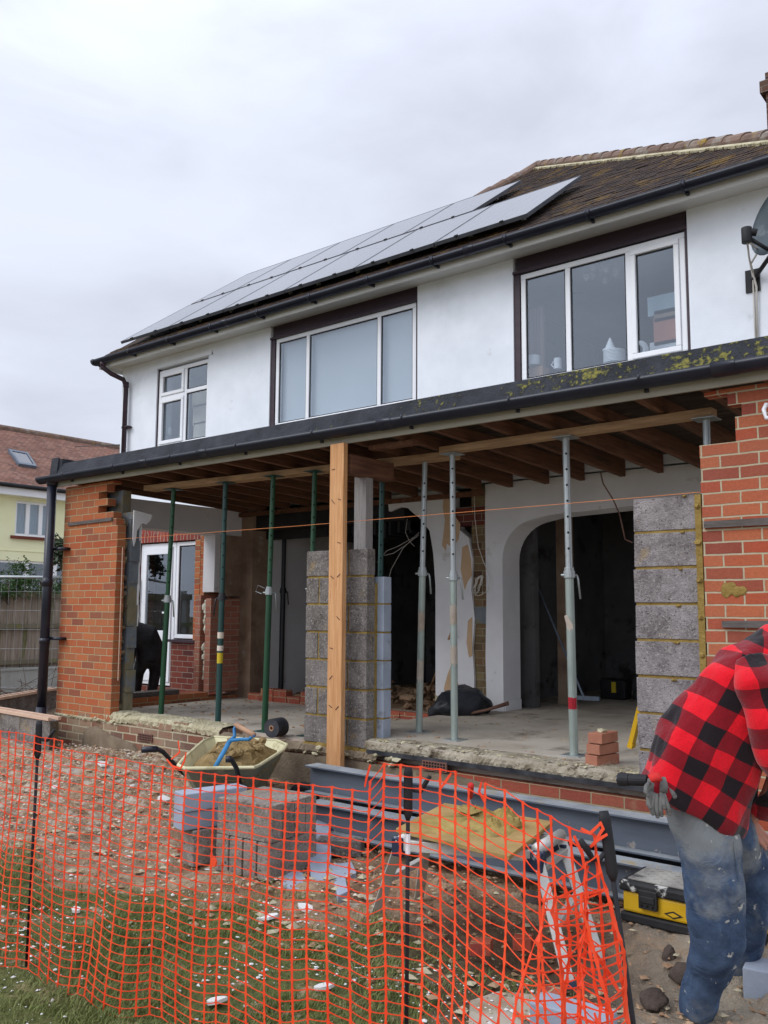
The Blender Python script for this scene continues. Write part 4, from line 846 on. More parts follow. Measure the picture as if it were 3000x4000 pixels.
X_,l=shift(905,1580,918,995,.62,.08,2.35); t,P=prop('steel_prop','galvanised prop with peeling labels left of the torn arch',X_,.62,.08,2.35,m_galvg,m_galv,m_galv,1.42,l,m_galv,handle=1)
for z in (1.0,.62): MB().prism([(-.022,-.09),(.01,-.1),(.022,-.02),(.018,.06),(-.005,.1),(-.02,.02)],'y',-.0335,-.0315).build('torn_label',m_paper,None); o=bpy.data.objects['torn_label']; o.name='torn_label_done'; o.parent=t; o.location=P(z)-Vector(ORIG[t.name])
X_,l=shift(982,1598,977,982,.45,.08,2.345); t2,P2=prop('steel_prop','galvanised prop in front of the torn plaster pier',X_,.45,.08,2.345,m_galvg,m_galv,m_galv,1.37,l,m_galv,handle=1)
X_,l=shift(1240,1632,1222,945,.385,.08,2.345); t3,P3=prop('steel_prop','galvanised prop with red paint mark beside the small brick stack',X_,.385,.08,2.345,m_galvg,m_galv,m_galv,1.37,l,m_galv,handle=1,ro=.031)
def wrap(t,P,z0,z1,r,m,name,jag=0):
    q=MB(); rv=random.Random(int(z0*1000)); n=14; V=[];F=[]; cd_=math.atan2(CAM.y-P(z0).y,CAM.x-P(z0).x)
    for k in range(n+1):
        a=cd_-1.25+2.3*k/n
        for z in (z0+rv.uniform(-1,1)*jag,z1+rv.uniform(-1,1)*jag): c=P(z); V.append((c.x+r*math.cos(a),c.y+r*math.sin(a),z))
    for k in range(n): F.append((2*k,2*k+2,2*k+3,2*k+1))
    q.add(V,F); q.add([(a+ .0,b,c) for a,b,c in V],[f[::-1] for f in F]); return q.build(name,m,t)
for o in list(bpy.data.objects):
    if o.name.startswith('torn_label_done'): bpy.data.objects.remove(o)
wrap(t,P,.92,1.08,.0297,m_paper,'torn_label',.03); wrap(t,P,.50,.68,.0297,m_paper,'torn_label',.03)
wrap(t2,P2,.98,1.13,.0297,m_paper,'torn_label',.02); wrap(t2,P2,.66,.80,.0297,m_paper,'torn_label',.02); 0
wrap(t3,P3,.40,.48,.0325,m_red,'red_mark',.004)
c=P3(1.0); q=MB(); n=(CAM-c).normalized(); q.add([c+n*.036+RT*a*.5+UP*b*.5 for a,b in ((-.09,.10),(-.05,.12),(-.02,.06),(.03,-.02),(.035,-.11),(.0,-.13),(-.05,-.08),(-.06,-.02))]+[c+n*.032+RT*a*.5+UP*b*.5 for a,b in ((-.09,.10),(-.05,.12),(-.02,.06),(.03,-.02),(.035,-.11),(.0,-.13),(-.05,-.08),(-.06,-.02))],[tuple(range(8))[::-1],tuple(range(8,16))]+[(i,(i+1)%8,8+(i+1)%8,8+i) for i in range(8)]); q.build('torn_label',m_paper,t3)
X_,l=shift(1524,985,1522,905,.30,.08,2.335); prop('steel_prop','galvanised prop at the far right, mostly behind the torn brickwork',X_,.33,.08,2.335,m_galvg,m_galv,m_galv,1.4,l,m_galv,handle=0,holes=False)
# spreader planks on the props
q=MB(); q.beam((-5.62,.37,2.372),(-1.80,.63,2.368),.16,.055); simple('spreader_plank','long flat plank carried by the green props at the left','plank',q,m_plank,bev=.004,group='planks spreading the load under the joists')
q=MB(); q.beam((-1.80,.44,2.376),(.42,.36,2.376),.10,.055); simple('spreader_plank','rough timber bearer carried by the galvanised props at the right','plank',q,m_plank,bev=.004,group='planks spreading the load under the joists')
a=at(795,982,'y',.05); b=at(890,970,'y',.05); q=MB(); q.beam((a.x,.1,2.40),(b.x,.1,2.40),.09,.04); simple('timber_offcut','short reddish timber offcut under the fascia right of the tall post','timber',q,m_joist,bev=.003)
# posts
q=MB(); q.box(-2.495,-2.348,-.155,-.105,-.13,2.42); pst=simple('timber_post','tall new orange pine plank standing upright against the block pillar','timber post',q,m_timber,bev=.003)
q=MB(); rr=random.Random(5)
for z in (2.2,1.95,1.62,1.35,1.02,.8,.55,.32): 
    for xx in (-2.46,-2.39): 
        if rr.random()<.75: q.beam((xx-.012,-.157,z+rr.uniform(-.02,.02)),(xx+.02,-.157,z+rr.uniform(-.02,.02)),.003,.006)
k=q.build('staple_marks',m_rust,None); k.parent=pst
q=MB(); q.box(-2.505,-2.375,.16,.25,1.58,2.34); simple('timber_post','short grey weathered post standing on top of the block pillar','timber post',q,m_greywood,bev=.003)
a=at(752,990,'y',.0); q=MB(); q.box(a.x-.02,a.x+.085,-.06,.5,2.18,2.34); simple('timber_stub','square dark timber end beside the top of the pine post','timber',q,m_joist,bev=.004)
# ------------------------------------------------------------------ block pillars
def leaf(parent,name,rows,y0,y1,mat,mortarmat,bx=None):
    q=MB()
    for (x0,x1,z0,z1) in rows: q.box(x0,x1,y0+random.uniform(-.003,.003),y1,z0,z1,j=.002)
    q.build(name,mat,parent,bev=.004)
    return q
bp=thing('block_pillar','central pillar of grey concrete blocks with ochre mortar behind the pine plank','block pillar',(-2.889,0,0))
rows=[]
for k in range(7):
    z0=k*.225+.0125; z1=z0+.2125
    js=[-2.889,-2.735,-2.285,-2.222] if k%2==1 else [-2.889,-2.42,-2.222]
    if k%2==1: js=[-2.889,-2.745,-2.222]
    js=sorted(js)
    for a,b in zip(js[:-1],js[1:]): rows.append((a+(.0 if a==js[0] else .009),b-(.0 if b==js[-1] else .009),z0,z1-.004))
leaf(bp,'outer_blocks',rows,0,.10,m_block,None)
MB().box(-2.882,-2.228,.0085,.095,.0,1.565).box(-2.74,-2.29,-.008,.02,-.02,.013).build('mortar',m_mort,bp)
rows2=[(-2.30,-2.165,k*.225+.0125-.0,k*.225+.225) for k in range(6)]
leaf(bp,'inner_blocks',rows2,.14,.24,m_aer,None); MB().box(-2.31,-2.17,.144,.236,.0,1.345).box(-2.3,-2.23,.09,.145,.0,1.3).build('inner_mortar',m_mort,bp)
MB().box(-2.90,-2.15,.0,.26,-.02,.002).build('pillar_bed',m_mort,bp)
rp=thing('block_pillar','right hand pillar of wide pale concrete blocks built against the red brickwork','block pillar',(0,0,0))
rows=[(0+random.uniform(-.006,.004),.405,k*.225+.016,k*.225+.223) for k in range(8)]
leaf(rp,'outer_blocks',rows,0,.10,m_blockL,None); MB().box(.006,.402,.0085,.095,.0,1.79).box(.40,.438,-.004,.098,.0,1.80).build('mortar',m_mort,rp)
q=MB()
for k in range(8): q.rock((.2+.02*k%.3,-.004,k*.225+.22),.018,.3,.5); q.rock((.415,-.006,k*.225+.15),.02,.3,.9)
q.build('mortar_squeeze',m_mort,rp)
# string line
q=MB(); a=at(300,1158,'y',-.012); b=at(1364,1083,'y',-.012); q.tube([(-5.8,-.012,1.80),(-3,-.012,1.793),(-.0,-.012,1.806),(.44,-.012,1.81)],.0019,5); simple('string_line','taut orange bricklaying string stretched across the front of the opening','string line',q,m_string)
# hanging wires
q=MB()
for pts in ([(1297,1020),(1303,1045),(1325,1080),(1338,1110),(1345,1140),(1350,1165),(1366,1172)],): q.tube([at(a,b,'y',1.2) for a,b in pts],.006,6)
simple('hanging_cable','brown cable dangling from the joists in front of the big arch','cable',q,m_rust,smooth=True)
q=MB()
for pts in ([(905,1155),(880,1175),(850,1195),(830,1200)],[(905,1150),(870,1185),(845,1230),(832,1280)],[(895,1160),(860,1180),(835,1190),(815,1215)],[(880,1120),(876,1150),(885,1170),(895,1180)]): q.tube([at(a,b,'y',2.2) for a,b in pts],.0045,5)
simple('loose_cables','tangle of thin grey cables hanging in the torn arch','cable',q,m_cable,smooth=True)
q=MB(); rr=random.Random(9)
for k in range(6):
    a=rr.uniform(0,6); q.tube([at(1032+9*math.cos(a+t)+rr.uniform(-3,3)+8*k*.1,1265+22*math.sin(.8*a+t*.9),'y',2.36) for t in np.linspace(0,4,8)],.004,5)
q.tube([at(a,b,'y',2.37) for a,b in ((1024,1060),(1026,1120),(1033,1180),(1045,1215),(1058,1245),(1055,1275),(1040,1285))],.004,5)
simple('wire_tangle','knot of loose white wires in the brick chase of the pier','cable',q,m_greycab,smooth=True)
# ------------------------------------------------------------------ loose things in the ground floor
rl=thing('damp_course_roll','black roll of damp course lying on its side at the slab edge','roll',(-3.46,.2,.04)); ax=Vector((-.15,.98,0)); c=Vector((-3.44,.22,.048))
q=MB(); n=22; V=[];F=[]
for e_,s in ((0,-1),(1,1)):
    for r in (.082,.024): V+=[c+ax*s*.075+Vector((-ax.y,ax.x,0))*r*math.cos(2*math.pi*k/n)+Vector((0,0,1))*r*math.sin(2*math.pi*k/n) for k in range(n)]
for k in range(n):
    j=(k+1)%n; F+=[(k,j,2*n+j,2*n+k),(n+j,n+k,3*n+k,3*n+j),(j,k,n+k,n+j),(2*n+k,2*n+j,3*n+j,3*n+k)]
q.add(V,F); q.build('roll_body',m_dpc,rl)
q=MB(); V=[];F=[]
for e_,s in ((0,-1),(1,1)):
    for r in (.0238,.017): V+=[c+ax*s*.078+Vector((-ax.y,ax.x,0))*r*math.cos(2*math.pi*k/n)+Vector((0,0,1))*r*math.sin(2*math.pi*k/n) for k in range(n)]
for k in range(n):
    j=(k+1)%n; F+=[(k,j,2*n+j,2*n+k),(n+j,n+k,3*n+k,3*n+j),(j,k,n+k,n+j),(2*n+k,2*n+j,3*n+j,3*n+k)]
q.add(V,F); q.build('cardboard_core',m_handle,rl)
MB().box(-3.55,-2.95,.02,.10,-.045,-.038).build('loose_tail',m_dpc,rl)
for k,(z,lab) in enumerate(((.08,'bottom brick of the small stack on the slab'),(.152,'middle brick of the small stack on the slab'),(.224,'top brick of the small stack, capped with dry mortar'))):
    b=MB().obox((-.335+.006*k,.19-.004*k,z+.034),(.83,-.25+.1*k,0),(.25-.1*k,.83,0),(0,0,1),.052,.108,.033).build('brick',mk('loose brick %d'%k,(.34,.13,.08),(.42,.19,.12),6,.95,.5,30,spots=(((.52,.44,.30),3,.52,.1),)),None,bev=.004); tag(b,lab,'brick','three bricks stacked on the slab')
q=MB(); q.rock((-.33,.18,.297),.045,.25,.35); k=q.build('mortar_cap',m_rubmort,bpy.data.objects['brick.002'])
lv=thing('spirit_level','yellow spirit level leaning against the right block pillar','spirit level',(-.12,.35,.08)); a=at(1363,1612,'y',.18); b=at(1385,1528,'y',.12)
q=MB(); q.beam((a.x,.18,a.z),(b.x+.1,.10,b.z+.33),.03,.055,(0,-1,0)); q.build('bar',m_yel,lv,bev=.002); q=MB(); q.beam((a.x+.005,.17,a.z-.005),(a.x+.012,.168,a.z+.02),.034,.058,(0,-1,0)); q.build('end_cap',m_yel,lv)
q=MB(); c=Vector((-2.62,1.95,.10))
q.tube([c+Vector((-.22,-.25,-.02)),c+Vector((-.12,-.12,.04)),c+Vector((.0,.02,.10)),c+Vector((.06,.16,.06)),c+Vector((.12,.3,-.01))],[(.10,.06),(.20,.14),(.24,.19),(.17,.14),(.08,.05)],16,ref=(0,0,1))
simple('rubble_sack','crumpled black rubble sack slumped at the foot of the torn pier','sack',q,m_bag,smooth=True,sub=2); crumple(bpy.data.objects['rubble_sack'],7,.05); crumple(bpy.data.objects['rubble_sack'],20,.015)
q=MB(); q.tube([at(998,1545,'y',1.85),at(1050,1534,'y',1.9),at(1098,1519,'y',1.95)],[.014,.013,.02],10); simple('rusty_pipe','short rusty pipe lying against the foot of the arch pier','pipe',q,m_rust,smooth=True)
a=at(975,1365,'y',2.3); b=at(925,1500,'z',.08); q=MB(); q.tube([a,b],.014,8); simple('long_handled_shovel','long wooden shovel handle leaning on the torn pier','shovel',q,m_handle,smooth=True)
a=at(1156,1255,'y',3.35); b=at(1262,1508,'y',2.75); q=MB(); q.tube([a,b],.011,8); q.beam(b+Vector((-.12,0,0)),b+Vector((.14,.05,0)),.05,.04); simple('broom','broom with a grey handle leaning inside the big arch','broom',q,m_steelb,smooth=False)
tb=thing('tool_bag','black tool bag with yellow power tools on the hall floor','tool bag',(-1.9,4.6,.08)); c=Vector((-2.15,4.4,.08))
q=MB(); q.box(c.x-.16,c.x+.16,c.y-.1,c.y+.1,c.z,c.z+.22,j=.01); q.build('bag_body',m_black,tb,bev=.02); MB().box(c.x+.0,c.x+.05,c.y-.115,c.y-.1,c.z+.08,c.z+.2).build('yellow_strap',m_tool,tb)
q=MB(); c=Vector((-1.75,4.5,.1)); q.ell(c+Vector((0,0,.12)),(.16,.12,.12),12,8,jit=.1); q.box(c.x-.15,c.x+.12,c.y-.13,c.y-.05,c.z,c.z+.10,j=.02); simple('power_saw','black and yellow power saw beside the tool bag','power tool',q,[m_black],smooth=False)
MB_=MB(); MB_.box(c.x-.12,c.x-.02,c.y-.15,c.y-.135,c.z+.04,c.z+.12); k=MB_.build('yellow_casing',m_tool,bpy.data.objects['power_saw']) if False else None
q=MB(); rr=random.Random(12)
for k in range(260):
    q.rock((rr.uniform(-6.3,-2.9),rr.uniform(2.75,4.6),-.05+rr.random()**3*.18),rr.uniform(.02,.09),.35,.6)
tag(simple('rubble','broken brick rubble heaped on the dark room floor','rubble',q,m_clod),None,None,None,'stuff')
q=MB(); rr=random.Random(13)
for k in range(170):
    q.rock((rr.uniform(-6.3,-2.8),rr.uniform(.35,2.3),-.035),rr.uniform(.008,.03),.35,.5)
for k in range(90): q.rock((rr.uniform(-2.7,.4),rr.uniform(.15,2.2),.08),rr.uniform(.005,.018),.35,.5)
tag(simple('floor_debris','crumbs and chips scattered on the concrete slab','debris',q,m_clod),None,None,None,'stuff')
# ------------------------------------------------------------------ left side: neighbour's house, fences, plants
NX=-22
nh=thing('neighbour_house','pale yellow rendered house with a red brown tiled roof beyond the wooden fence','house',(NX,12,-.6))
nw=at(35,1083,'x',NX); nb=at(118,1163,'x',NX); wy0,wy1,wz0,wz1=nw.y,nb.y-.05,nb.z+.0,nw.z+.03
lw=at(45,1225,'x',NX); 
hol=[(wy0,wy1,wz0,wz1),(7.2,9.9,.6,2.45)]
mb=MB(); ys=sorted({2.,26.,wy0,wy1,7.2,9.9}); 
for a,b in zip(ys[:-1],ys[1:]):
    zs=[-.6]+[q for h in hol if h[0]<=a and b<=h[1] for q in (h[2],h[3])]+[4.72]; zs=sorted(zs)
    for k in range(0,len(zs)-1,2): mb.box(NX-.3,NX,a,b,zs[k],zs[k+1])
mb.box(NX-7.5,NX-.3,2,2.3,-.6,4.72); mb.box(NX-7.5,NX-.3,25.7,26,-.6,4.72)
mb.build('wall',m_creamr,nh)
def xwin(y0,y1,z0,z1,n,name='window'):
    fw=.07; q=MB(); x0,x1=NX-.12,NX-.05
    q.box(x0,x1,y0,y1,z0,z0+fw); q.box(x0,x1,y0,y1,z1-fw,z1); q.box(x0,x1,y0,y0+fw,z0+fw,z1-fw); q.box(x0,x1,y1-fw,y1,z0+fw,z1-fw)
    for i in range(1,n): c=y0+(y1-y0)*i/n; q.box(x0,x1+.01,c-.06,c+.06,z0+fw,z1-fw)
    w_=q.build(name,m_upvc,nh,bev=.006)
    for i in range(n): a=y0+(y1-y0)*i/n+.06; b=y0+(y1-y0)*(i+1)/n-.06; MB().box(x0+.02,x0+.03,a,b,z0+fw,z1-fw).build('pane',m_glass,w_)
    return w_
w_=xwin(wy0,wy1,wz0,wz1,3); xwin(7.2,9.9,.6,2.45,3)
V=[];F=[]; 
for k in range(40): V+=[(NX-.35+.03*math.sin(k*1.9),wy0+(wy1-wy0)*k/39,wz0-.05),(NX-.35+.03*math.sin(k*1.9),wy0+(wy1-wy0)*k/39,wz1+.05)]
for k in range(39): F.append((2*k,2*k+2,2*k+3,2*k+1))
q=MB().add(V,F); q.add([(a-.01,b,c) for a,b,c in V],[f[::-1] for f in F]); q.build('net_curtain',m_curt,nh)
MB().box(NX-.05,NX+.08,wy0-.12,wy1+.12,wz0-.09,wz0-.005).build('window_sill',m_sillred,nh)
MB().box(NX-6,NX-.6,5,15,-.5,-.4).box(NX-3,NX-2.9,3,25,-.5,4.6).build('inner_wall',m_plgrey,nh)
pitch=(6.95-4.72)/3.7
q=MB(); A=(NX+.35,4.62); B=(NX-3.6,7.0); q.prism([(A[0],A[1]),(B[0],B[1]),(NX-7.6,4.6),(NX-7.6,4.5),(B[0],B[1]-.12),(A[0],A[1]-.1)],'y',1.7,26.3); rf=q.build('roof',m_tileN,nh)
q=MB(); q.tube([(B[0],1.7,B[1]-.02),(B[0],26.3,B[1]-.02)],.13,10); q.build('ridge_tiles',m_ridge,nh)
MB().tube([(NX+.42,1.7,4.56),(NX+.42,26.3,4.56)],.065,8).build('gutter',m_black,nh,smooth=True); MB().box(NX+.3,NX+.33,1.7,26.3,4.30,4.52).box(NX,NX+.3,1.7,26.3,4.30,4.33).build('fascia',m_upvc,nh)
MB().cyl((NX+.12,9.0,2.85),(NX+.12,9.0,2.7),.12,10).build('outside_lamp',m_black,nh)
MB().box(NX,NX+.015,2,26,2.72,2.75).build('render_bead',m_creamr,nh)
def onroof(px,py):
    d=ray(px,py); m=(B[1]-A[1])/(B[0]-A[0]); t=(A[1]-CAM.z+m*(CAM.x-A[0]))/(d.z-m*d.x); return CAM+d*t
sk4=[onroof(*p) for p in ((20,977),(57,984),(74,1010),(40,1005))]; nn=(sk4[1]-sk4[0]).cross(sk4[3]-sk4[0]).normalized(); nn=nn if nn.z>0 else -nn
cm=sum(sk4,Vector())/4; sc_=lambda s,h:[cm+(p-cm)*s+nn*h for p in sk4]
def frame4(o,i,h0):
    q=MB(); a=sc_(o,h0); b=sc_(i,h0); c=sc_(o,0)
    q.add(a+b+c,[(k,(k+1)%4,4+(k+1)%4,4+k) for k in range(4)]+[(8+k,8+(k+1)%4,(k+1)%4,k) for k in range(4)]); return q
sw=frame4(1.15,.86,.09).build('skylight',m_steelb,nh); MB().add(sc_(.88,.075),[(0,1,2,3)]).build('pane',m_panel,sw)
# wooden fence with concrete gravel board: runs back beside the garden
FX=-11.2
fe=thing('wooden_fence','weathered feather edge garden fence with mossy rails beyond the black downpipe','fence',(FX,2,-.3))
fz=lambda px,py:at(px,py,'x',FX).z
q=MB(); y=-.5
while y<5: q.box(FX-.012,FX+random.uniform(0,.01),y,y+.098,.13,1.33); y+=.1
q.build('feather_boards',m_fencew,fe)
q=MB(); q.box(FX+.01,FX+.07,-.5,5,1.25,1.36); q.box(FX+.012,FX+.075,-.5,5,.76,.83); q.box(FX+.012,FX+.07,-.5,5,.20,.26); q.build('fence_rail',m_fencer,fe)
MB().box(FX-.03,FX+.045,-.5,5,-.42,.125).box(FX-.035,FX+.06,-.5,5,.10,.14).build('gravel_board',m_gravb,fe)
for y in (-.4,1.35,3.1): MB().box(FX-.1,FX+.03,y,y+.1,-.5,1.42).build('fence_post',m_gravb,fe)
# temporary wire mesh fence panel
wf=thing('wire_fence','temporary wire mesh fence panel with a grey top tube in front of the wooden fence','fence',(-9.6,1.2,-.3))
a=at(-60,1248,'y',1.0); b=at(150,1240,'x',a.x+3.2) if False else None
pA=Vector((-10.6,.3,0)); pB=Vector((-8.6,2.38,0)); zt_=at(60,1243,'y',1.2).z
dirw=(pB-pA); L_=dirw.length; dirw.normalize()
q=MB(); q.tube([(pA.x,pA.y,at(0,1246,'y',1.0).z+.0),(pB.x,pB.y,at(0,1246,'y',1.0).z)],.021,8); zt_=at(0,1246,'y',1.0).z; q.tube([(pA.x,pA.y,zt_),(pA.x,pA.y,-.45)],.021,8); q.tube([(pB.x,pB.y,zt_),(pB.x,pB.y,-.45)],.021,8); q.build('tube_frame',m_galv,wf,smooth=True)
q=MB(); s=.05
while s<L_: p_=pA+dirw*s; q.tube([(p_.x,p_.y,zt_),(p_.x,p_.y,-.3)],.0013,4); s+=.105
for z in np.arange(-.3,zt_,.27): q.tube([(pA.x,pA.y,z),(pB.x,pB.y,z)],.0016,4)
q.build('wire_mesh',m_wire,wf)
# overhead wire
simple('overhead_wire','thin overhead wire from the white house towards the yellow house','wire',MB().tube([at(264,961,'y',2.6),at(150,965,'x',-30)],.012,5),m_black)
# plants
def plant(name,label,cat,c,r,n,leafm,ls,group=None,stems=6,shape=1.0):
    t=thing(name,label,cat,c,group); c=Vector(c); q=MB(); tw=MB()
    for k in range(stems):
        e=c+Vector((random.gauss(0,r[0]*.5),random.gauss(0,r[1]*.5),random.uniform(.1,1)*r[2])); tw.tube([c+Vector((0,0,-r[2]*.9)),(c+e)/2+Vector((random.gauss(0,.04),0,0)),e],[.012,.008,.004],5)
    cl=[c+Vector((random.gauss(0,r[0]*.55),random.gauss(0,r[1]*.55),random.gauss(0,r[2]*.5))) for _ in range(12)]
    for k in range(n):
        p=random.choice(cl)+Vector((random.gauss(0,r[0]*.22),random.gauss(0,r[1]*.22),random.gauss(0,r[2]*.22)))
        a=Vector((random.gauss(0,1),random.gauss(0,1),random.gauss(-.1,.6))).normalized(); b=a.cross(Vector((random.gauss(0,1),random.gauss(0,1),random.gauss(0,1)))).normalized(); l=ls*random.uniform(.6,1.3); w=l*.38; nrm=a.cross(b)*l*.1
        q.add([p-a*l*.5,p+b*w*.5+nrm,p+a*l*.5,p-b*w*.5+nrm],[(0,1,2,3)])
    q.build('foliage',leafm,t); tw.build('stem',m_twig,t); return t
c=at(20,1275,'x',FX+.1); plant('ivy_bush','green climbing bush spilling over the top of the wooden fence','bush',(c.x,c.y,c.z),(.22,.6,.26),2600,m_leaf,.07)
c=at(92,1258,'x',FX-.2); plant('ivy_bush','darker low shrub behind the fence top near the downpipe','bush',(c.x,c.y,c.z-.05),(.2,.7,.16),1400,m_leafdk,.06)
c=at(133,1200,'x',-9.4); plant('evergreen_shrub','dark glossy leaved evergreen branch beside the black downpipe','shrub',(c.x,c.y,c.z),(.15,.15,.24),420,m_leafdk,.11)
q=MB()
for k in range(70): 
    p_=Vector((random.uniform(-10.9,-9.0),random.uniform(.6,2.0),-.25+random.random()*.1)); d_=Vector((random.gauss(0,1),random.gauss(0,1),abs(random.gauss(0,.35)))).normalized()*random.uniform(.2,.7); q.tube([p_,p_+d_*.5+Vector((0,0,.03)),p_+d_],[.007,.005,.003],4)
tag(simple('dead_twigs','heap of dead brown twigs along the foot of the wooden fence','twigs',q,m_twig),None,None,None,'stuff')
# low unfinished block walls with pinkish timber on top, at the left
def lowwall(name,lab,p,q_,h,m):
    p=Vector(p);q_=Vector(q_); t=thing(name,lab,'low wall',p); mb=MB(); d_=(q_-p).normalized(); L=(q_-p).length; n_=int(L/.45)
    for k in range(n_+1):
        a=p+d_*min(L,k*.45+.006); b=p+d_*min(L,(k+1)*.45-.006)
        if (b-a).length>.02: mb.beam(a+Vector((0,0,-h/2)),b+Vector((0,0,-h/2)),.1,h)
    mb.build('block_course',m,t,bev=.004); MB().beam(p+Vector((0,0,-h/2-.002)),q_+Vector((0,0,-h/2-.002)),.09,h-.006).build('mortar',m_mort,t)
    q=MB(); nrm=Vector((-d_.y,d_.x,0))
    for s in (-.055,.055): q.beam(p+nrm*s+Vector((0,0,.02)),q_+nrm*s+Vector((0,0,.02)),.035,.035)
    q.build('sole_timber',m_pink,t,bev=.003); return t
a=at(-40,1507,'z',-.12); b=at(112,1550,'z',-.12)
A_=at(-30,1532,'z',-.06); B_=at(118,1557,'z',-.06); lowwall('low_block_wall','low grey block wall with pink timbers running into the brick pier','',0,0,0) if False else lowwall('low_block_wall','low grey block wall with pink timbers running up to the foot of the downpipe',A_,B_,.5,m_block)
A_=at(-30,1516,'z',-.06); B_=at(120,1490,'z',-.06); lowwall('low_block_wall','second low block wall further back, below the wooden fence',A_,B_,.4,m_block)
# ------------------------------------------------------------------ foreground: steel beams
def ibeam(label,x0,x1,y0,z0,h=.20,w=.135,g='steel beams lying in front of the slab'):
    tf,tw=.012,.010
    pts=[(y0,z0),(y0+w,z0),(y0+w,z0+tf),(y0+w/2+tw/2,z0+tf),(y0+w/2+tw/2,z0+h-tf),(y0+w,z0+h-tf),(y0+w,z0+h),(y0,z0+h),(y0,z0+h-tf),(y0+w/2-tw/2,z0+h-tf),(y0+w/2-tw/2,z0+tf),(y0,z0+tf)]
    mb=MB(); 
    mb.box(x0,x1,y0,y0+w,z0,z0+tf); mb.box(x0,x1,y0,y0+w,z0+h-tf,z0+h); mb.box(x0,x1,y0+w/2-tw/2,y0+w/2+tw/2,z0+tf,z0+h-tf)
    return simple('steel_beam',label,'steel beam',mb,m_beam,group=g,bev=.002)
ibeam('upper blue grey steel beam, its top flange smeared with mortar',-2.28,1.7,-.62,-.235,h=.195)
ibeam('lower blue grey steel beam under the front of the stacked pair',-2.10,1.7,-.775,-.44,h=.19)
ibeam('rear steel beam lying in the shadow behind the stacked pair',-2.20,1.7,-.45,-.46)
q=MB(); rr=random.Random(4)
for k in range(60): x=rr.uniform(-2.25,1.2); q.rock((x,rr.uniform(-.60,-.50),-.049),rr.uniform(.006,.022),.35,.25)
tag(simple('mortar_droppings','dried mortar crumbs dropped along the top flange of the steel beam','mortar',q,m_rubmort),None,None,None,'stuff')
# ------------------------------------------------------------------ block stack
def block(label,c,ang,dims,mat,g,bev=.006):
    a=Vector((math.cos(ang),math.sin(ang),0)); b=Vector((-math.sin(ang),math.cos(ang),0))
    q=MB().obox(c,a,b,(0,0,1),dims[0]/2,dims[1]/2,dims[2]/2); return simple('concrete_block' if 'aircrete' not in label else 'aircrete_block',label,'block',q,mat,bev=bev,group=g)
P0=Vector((-2.007,-1.670,0)); P1=Vector((-1.565,-1.63,0)); dd=(P1-P0).normalized(); ee=Vector((-dd.y,dd.x,0)); an=math.atan2(dd.y,dd.x)
m_pile=blockmat('brown grey weathered block',(.17,.14,.115),(.33,.285,.245),(.06,.048,.04))
gB='grey concrete blocks piled on the mud'
zb=-.50
for k in range(4):
    c=P0+dd*.22+ee*(.055+k*.108); block(['grey block on edge in the top layer of the pile, front face to the mesh','second block of the top layer of the pile','third block of the top layer of the pile','rear block of the top layer of the pile, nearest the beams'][k],(c.x,c.y,zb+.215+.1105),an,(.44,.1,.215),m_pile,gB)
for k in range(4):
    c=P0+dd*(.05+k*.112)+ee*.22; block(['leftmost end-on block in the bottom layer of the pile','second end-on block in the bottom layer of the pile','third end-on block in the bottom layer of the pile','rightmost end-on block in the bottom layer of the pile'][k],(c.x,c.y,zb+.108),an+math.pi/2,(.44,.1,.215),m_pile,gB)
c=P0-dd*.14+ee*.10; block('old grey block standing at the left end of the pile under the aircrete',(c.x-.05,c.y+.02,zb+.108),an+1.3,(.3,.16,.215),m_pile,gB)
block('lower pale blue aircrete block at the left of the pile',(c.x-.05,c.y+.02,-.225),an+1.2,(.42,.14,.11),m_aer,'aircrete blocks on the pile'); block('upper pale blue aircrete block at the left of the pile',(c.x-.045,c.y+.03,-.112),an+1.25,(.44,.15,.11),m_aer,'aircrete blocks on the pile')
c=at(735,1818,'z',-.42); block('single grey block lying low behind the pile near the beams',(c.x,c.y,-.45),.5,(.3,.12,.1),m_block,gB)
# broken blue grey pieces
def shard(label,pts,z,th,mat=m_aer,tilt=0):
    P=[at(a,b,'z',z) for a,b in pts]; q=MB(); c=sum(P,Vector())/len(P); q.prism([(p.x,p.y) for p in P],'z',z-th,z)
    if tilt: q.v=[(x,y,zz+(x-c.x)*tilt) for x,y,zz in q.v]
    return simple('broken_aircrete',label,'broken block',q,mat,bev=.003,group='broken aircrete pieces beside the pile')
shard('largest piece of broken aircrete propped by the block pile',[(664,1806),(690,1783),(712,1796),(716,1840),(700,1900),(672,1880)],-.43,.06,tilt=-.15)
shard('flat broken aircrete slab right of the pile',[(690,1868),(760,1862),(770,1885),(735,1900),(700,1902)],-.47,.045)
shard('thin broken aircrete chip at the front corner of the pile',[(610,1895),(632,1878),(655,1885),(668,1915),(640,1922),(612,1916)],-.485,.03)
shard('small broken aircrete chip lying furthest to the front',[(640,1925),(672,1915),(680,1932),(655,1940)],-.49,.02)
shard('slim aircrete sliver beside the white crumbs',[(722,1905),(745,1890),(752,1925),(730,1935)],-.45,.06)
c=at(1238,2185,'z',-.42); tt=at(1310,2200,'z',-.42)-at(1180,2165,'z',-.42); block('pale aircrete block lying alone in front, behind the bunched mesh',(c.x,c.y,-.45),math.atan2(tt.y,tt.x),(.30,.13,.10),m_aer,'aircrete blocks on the ground')
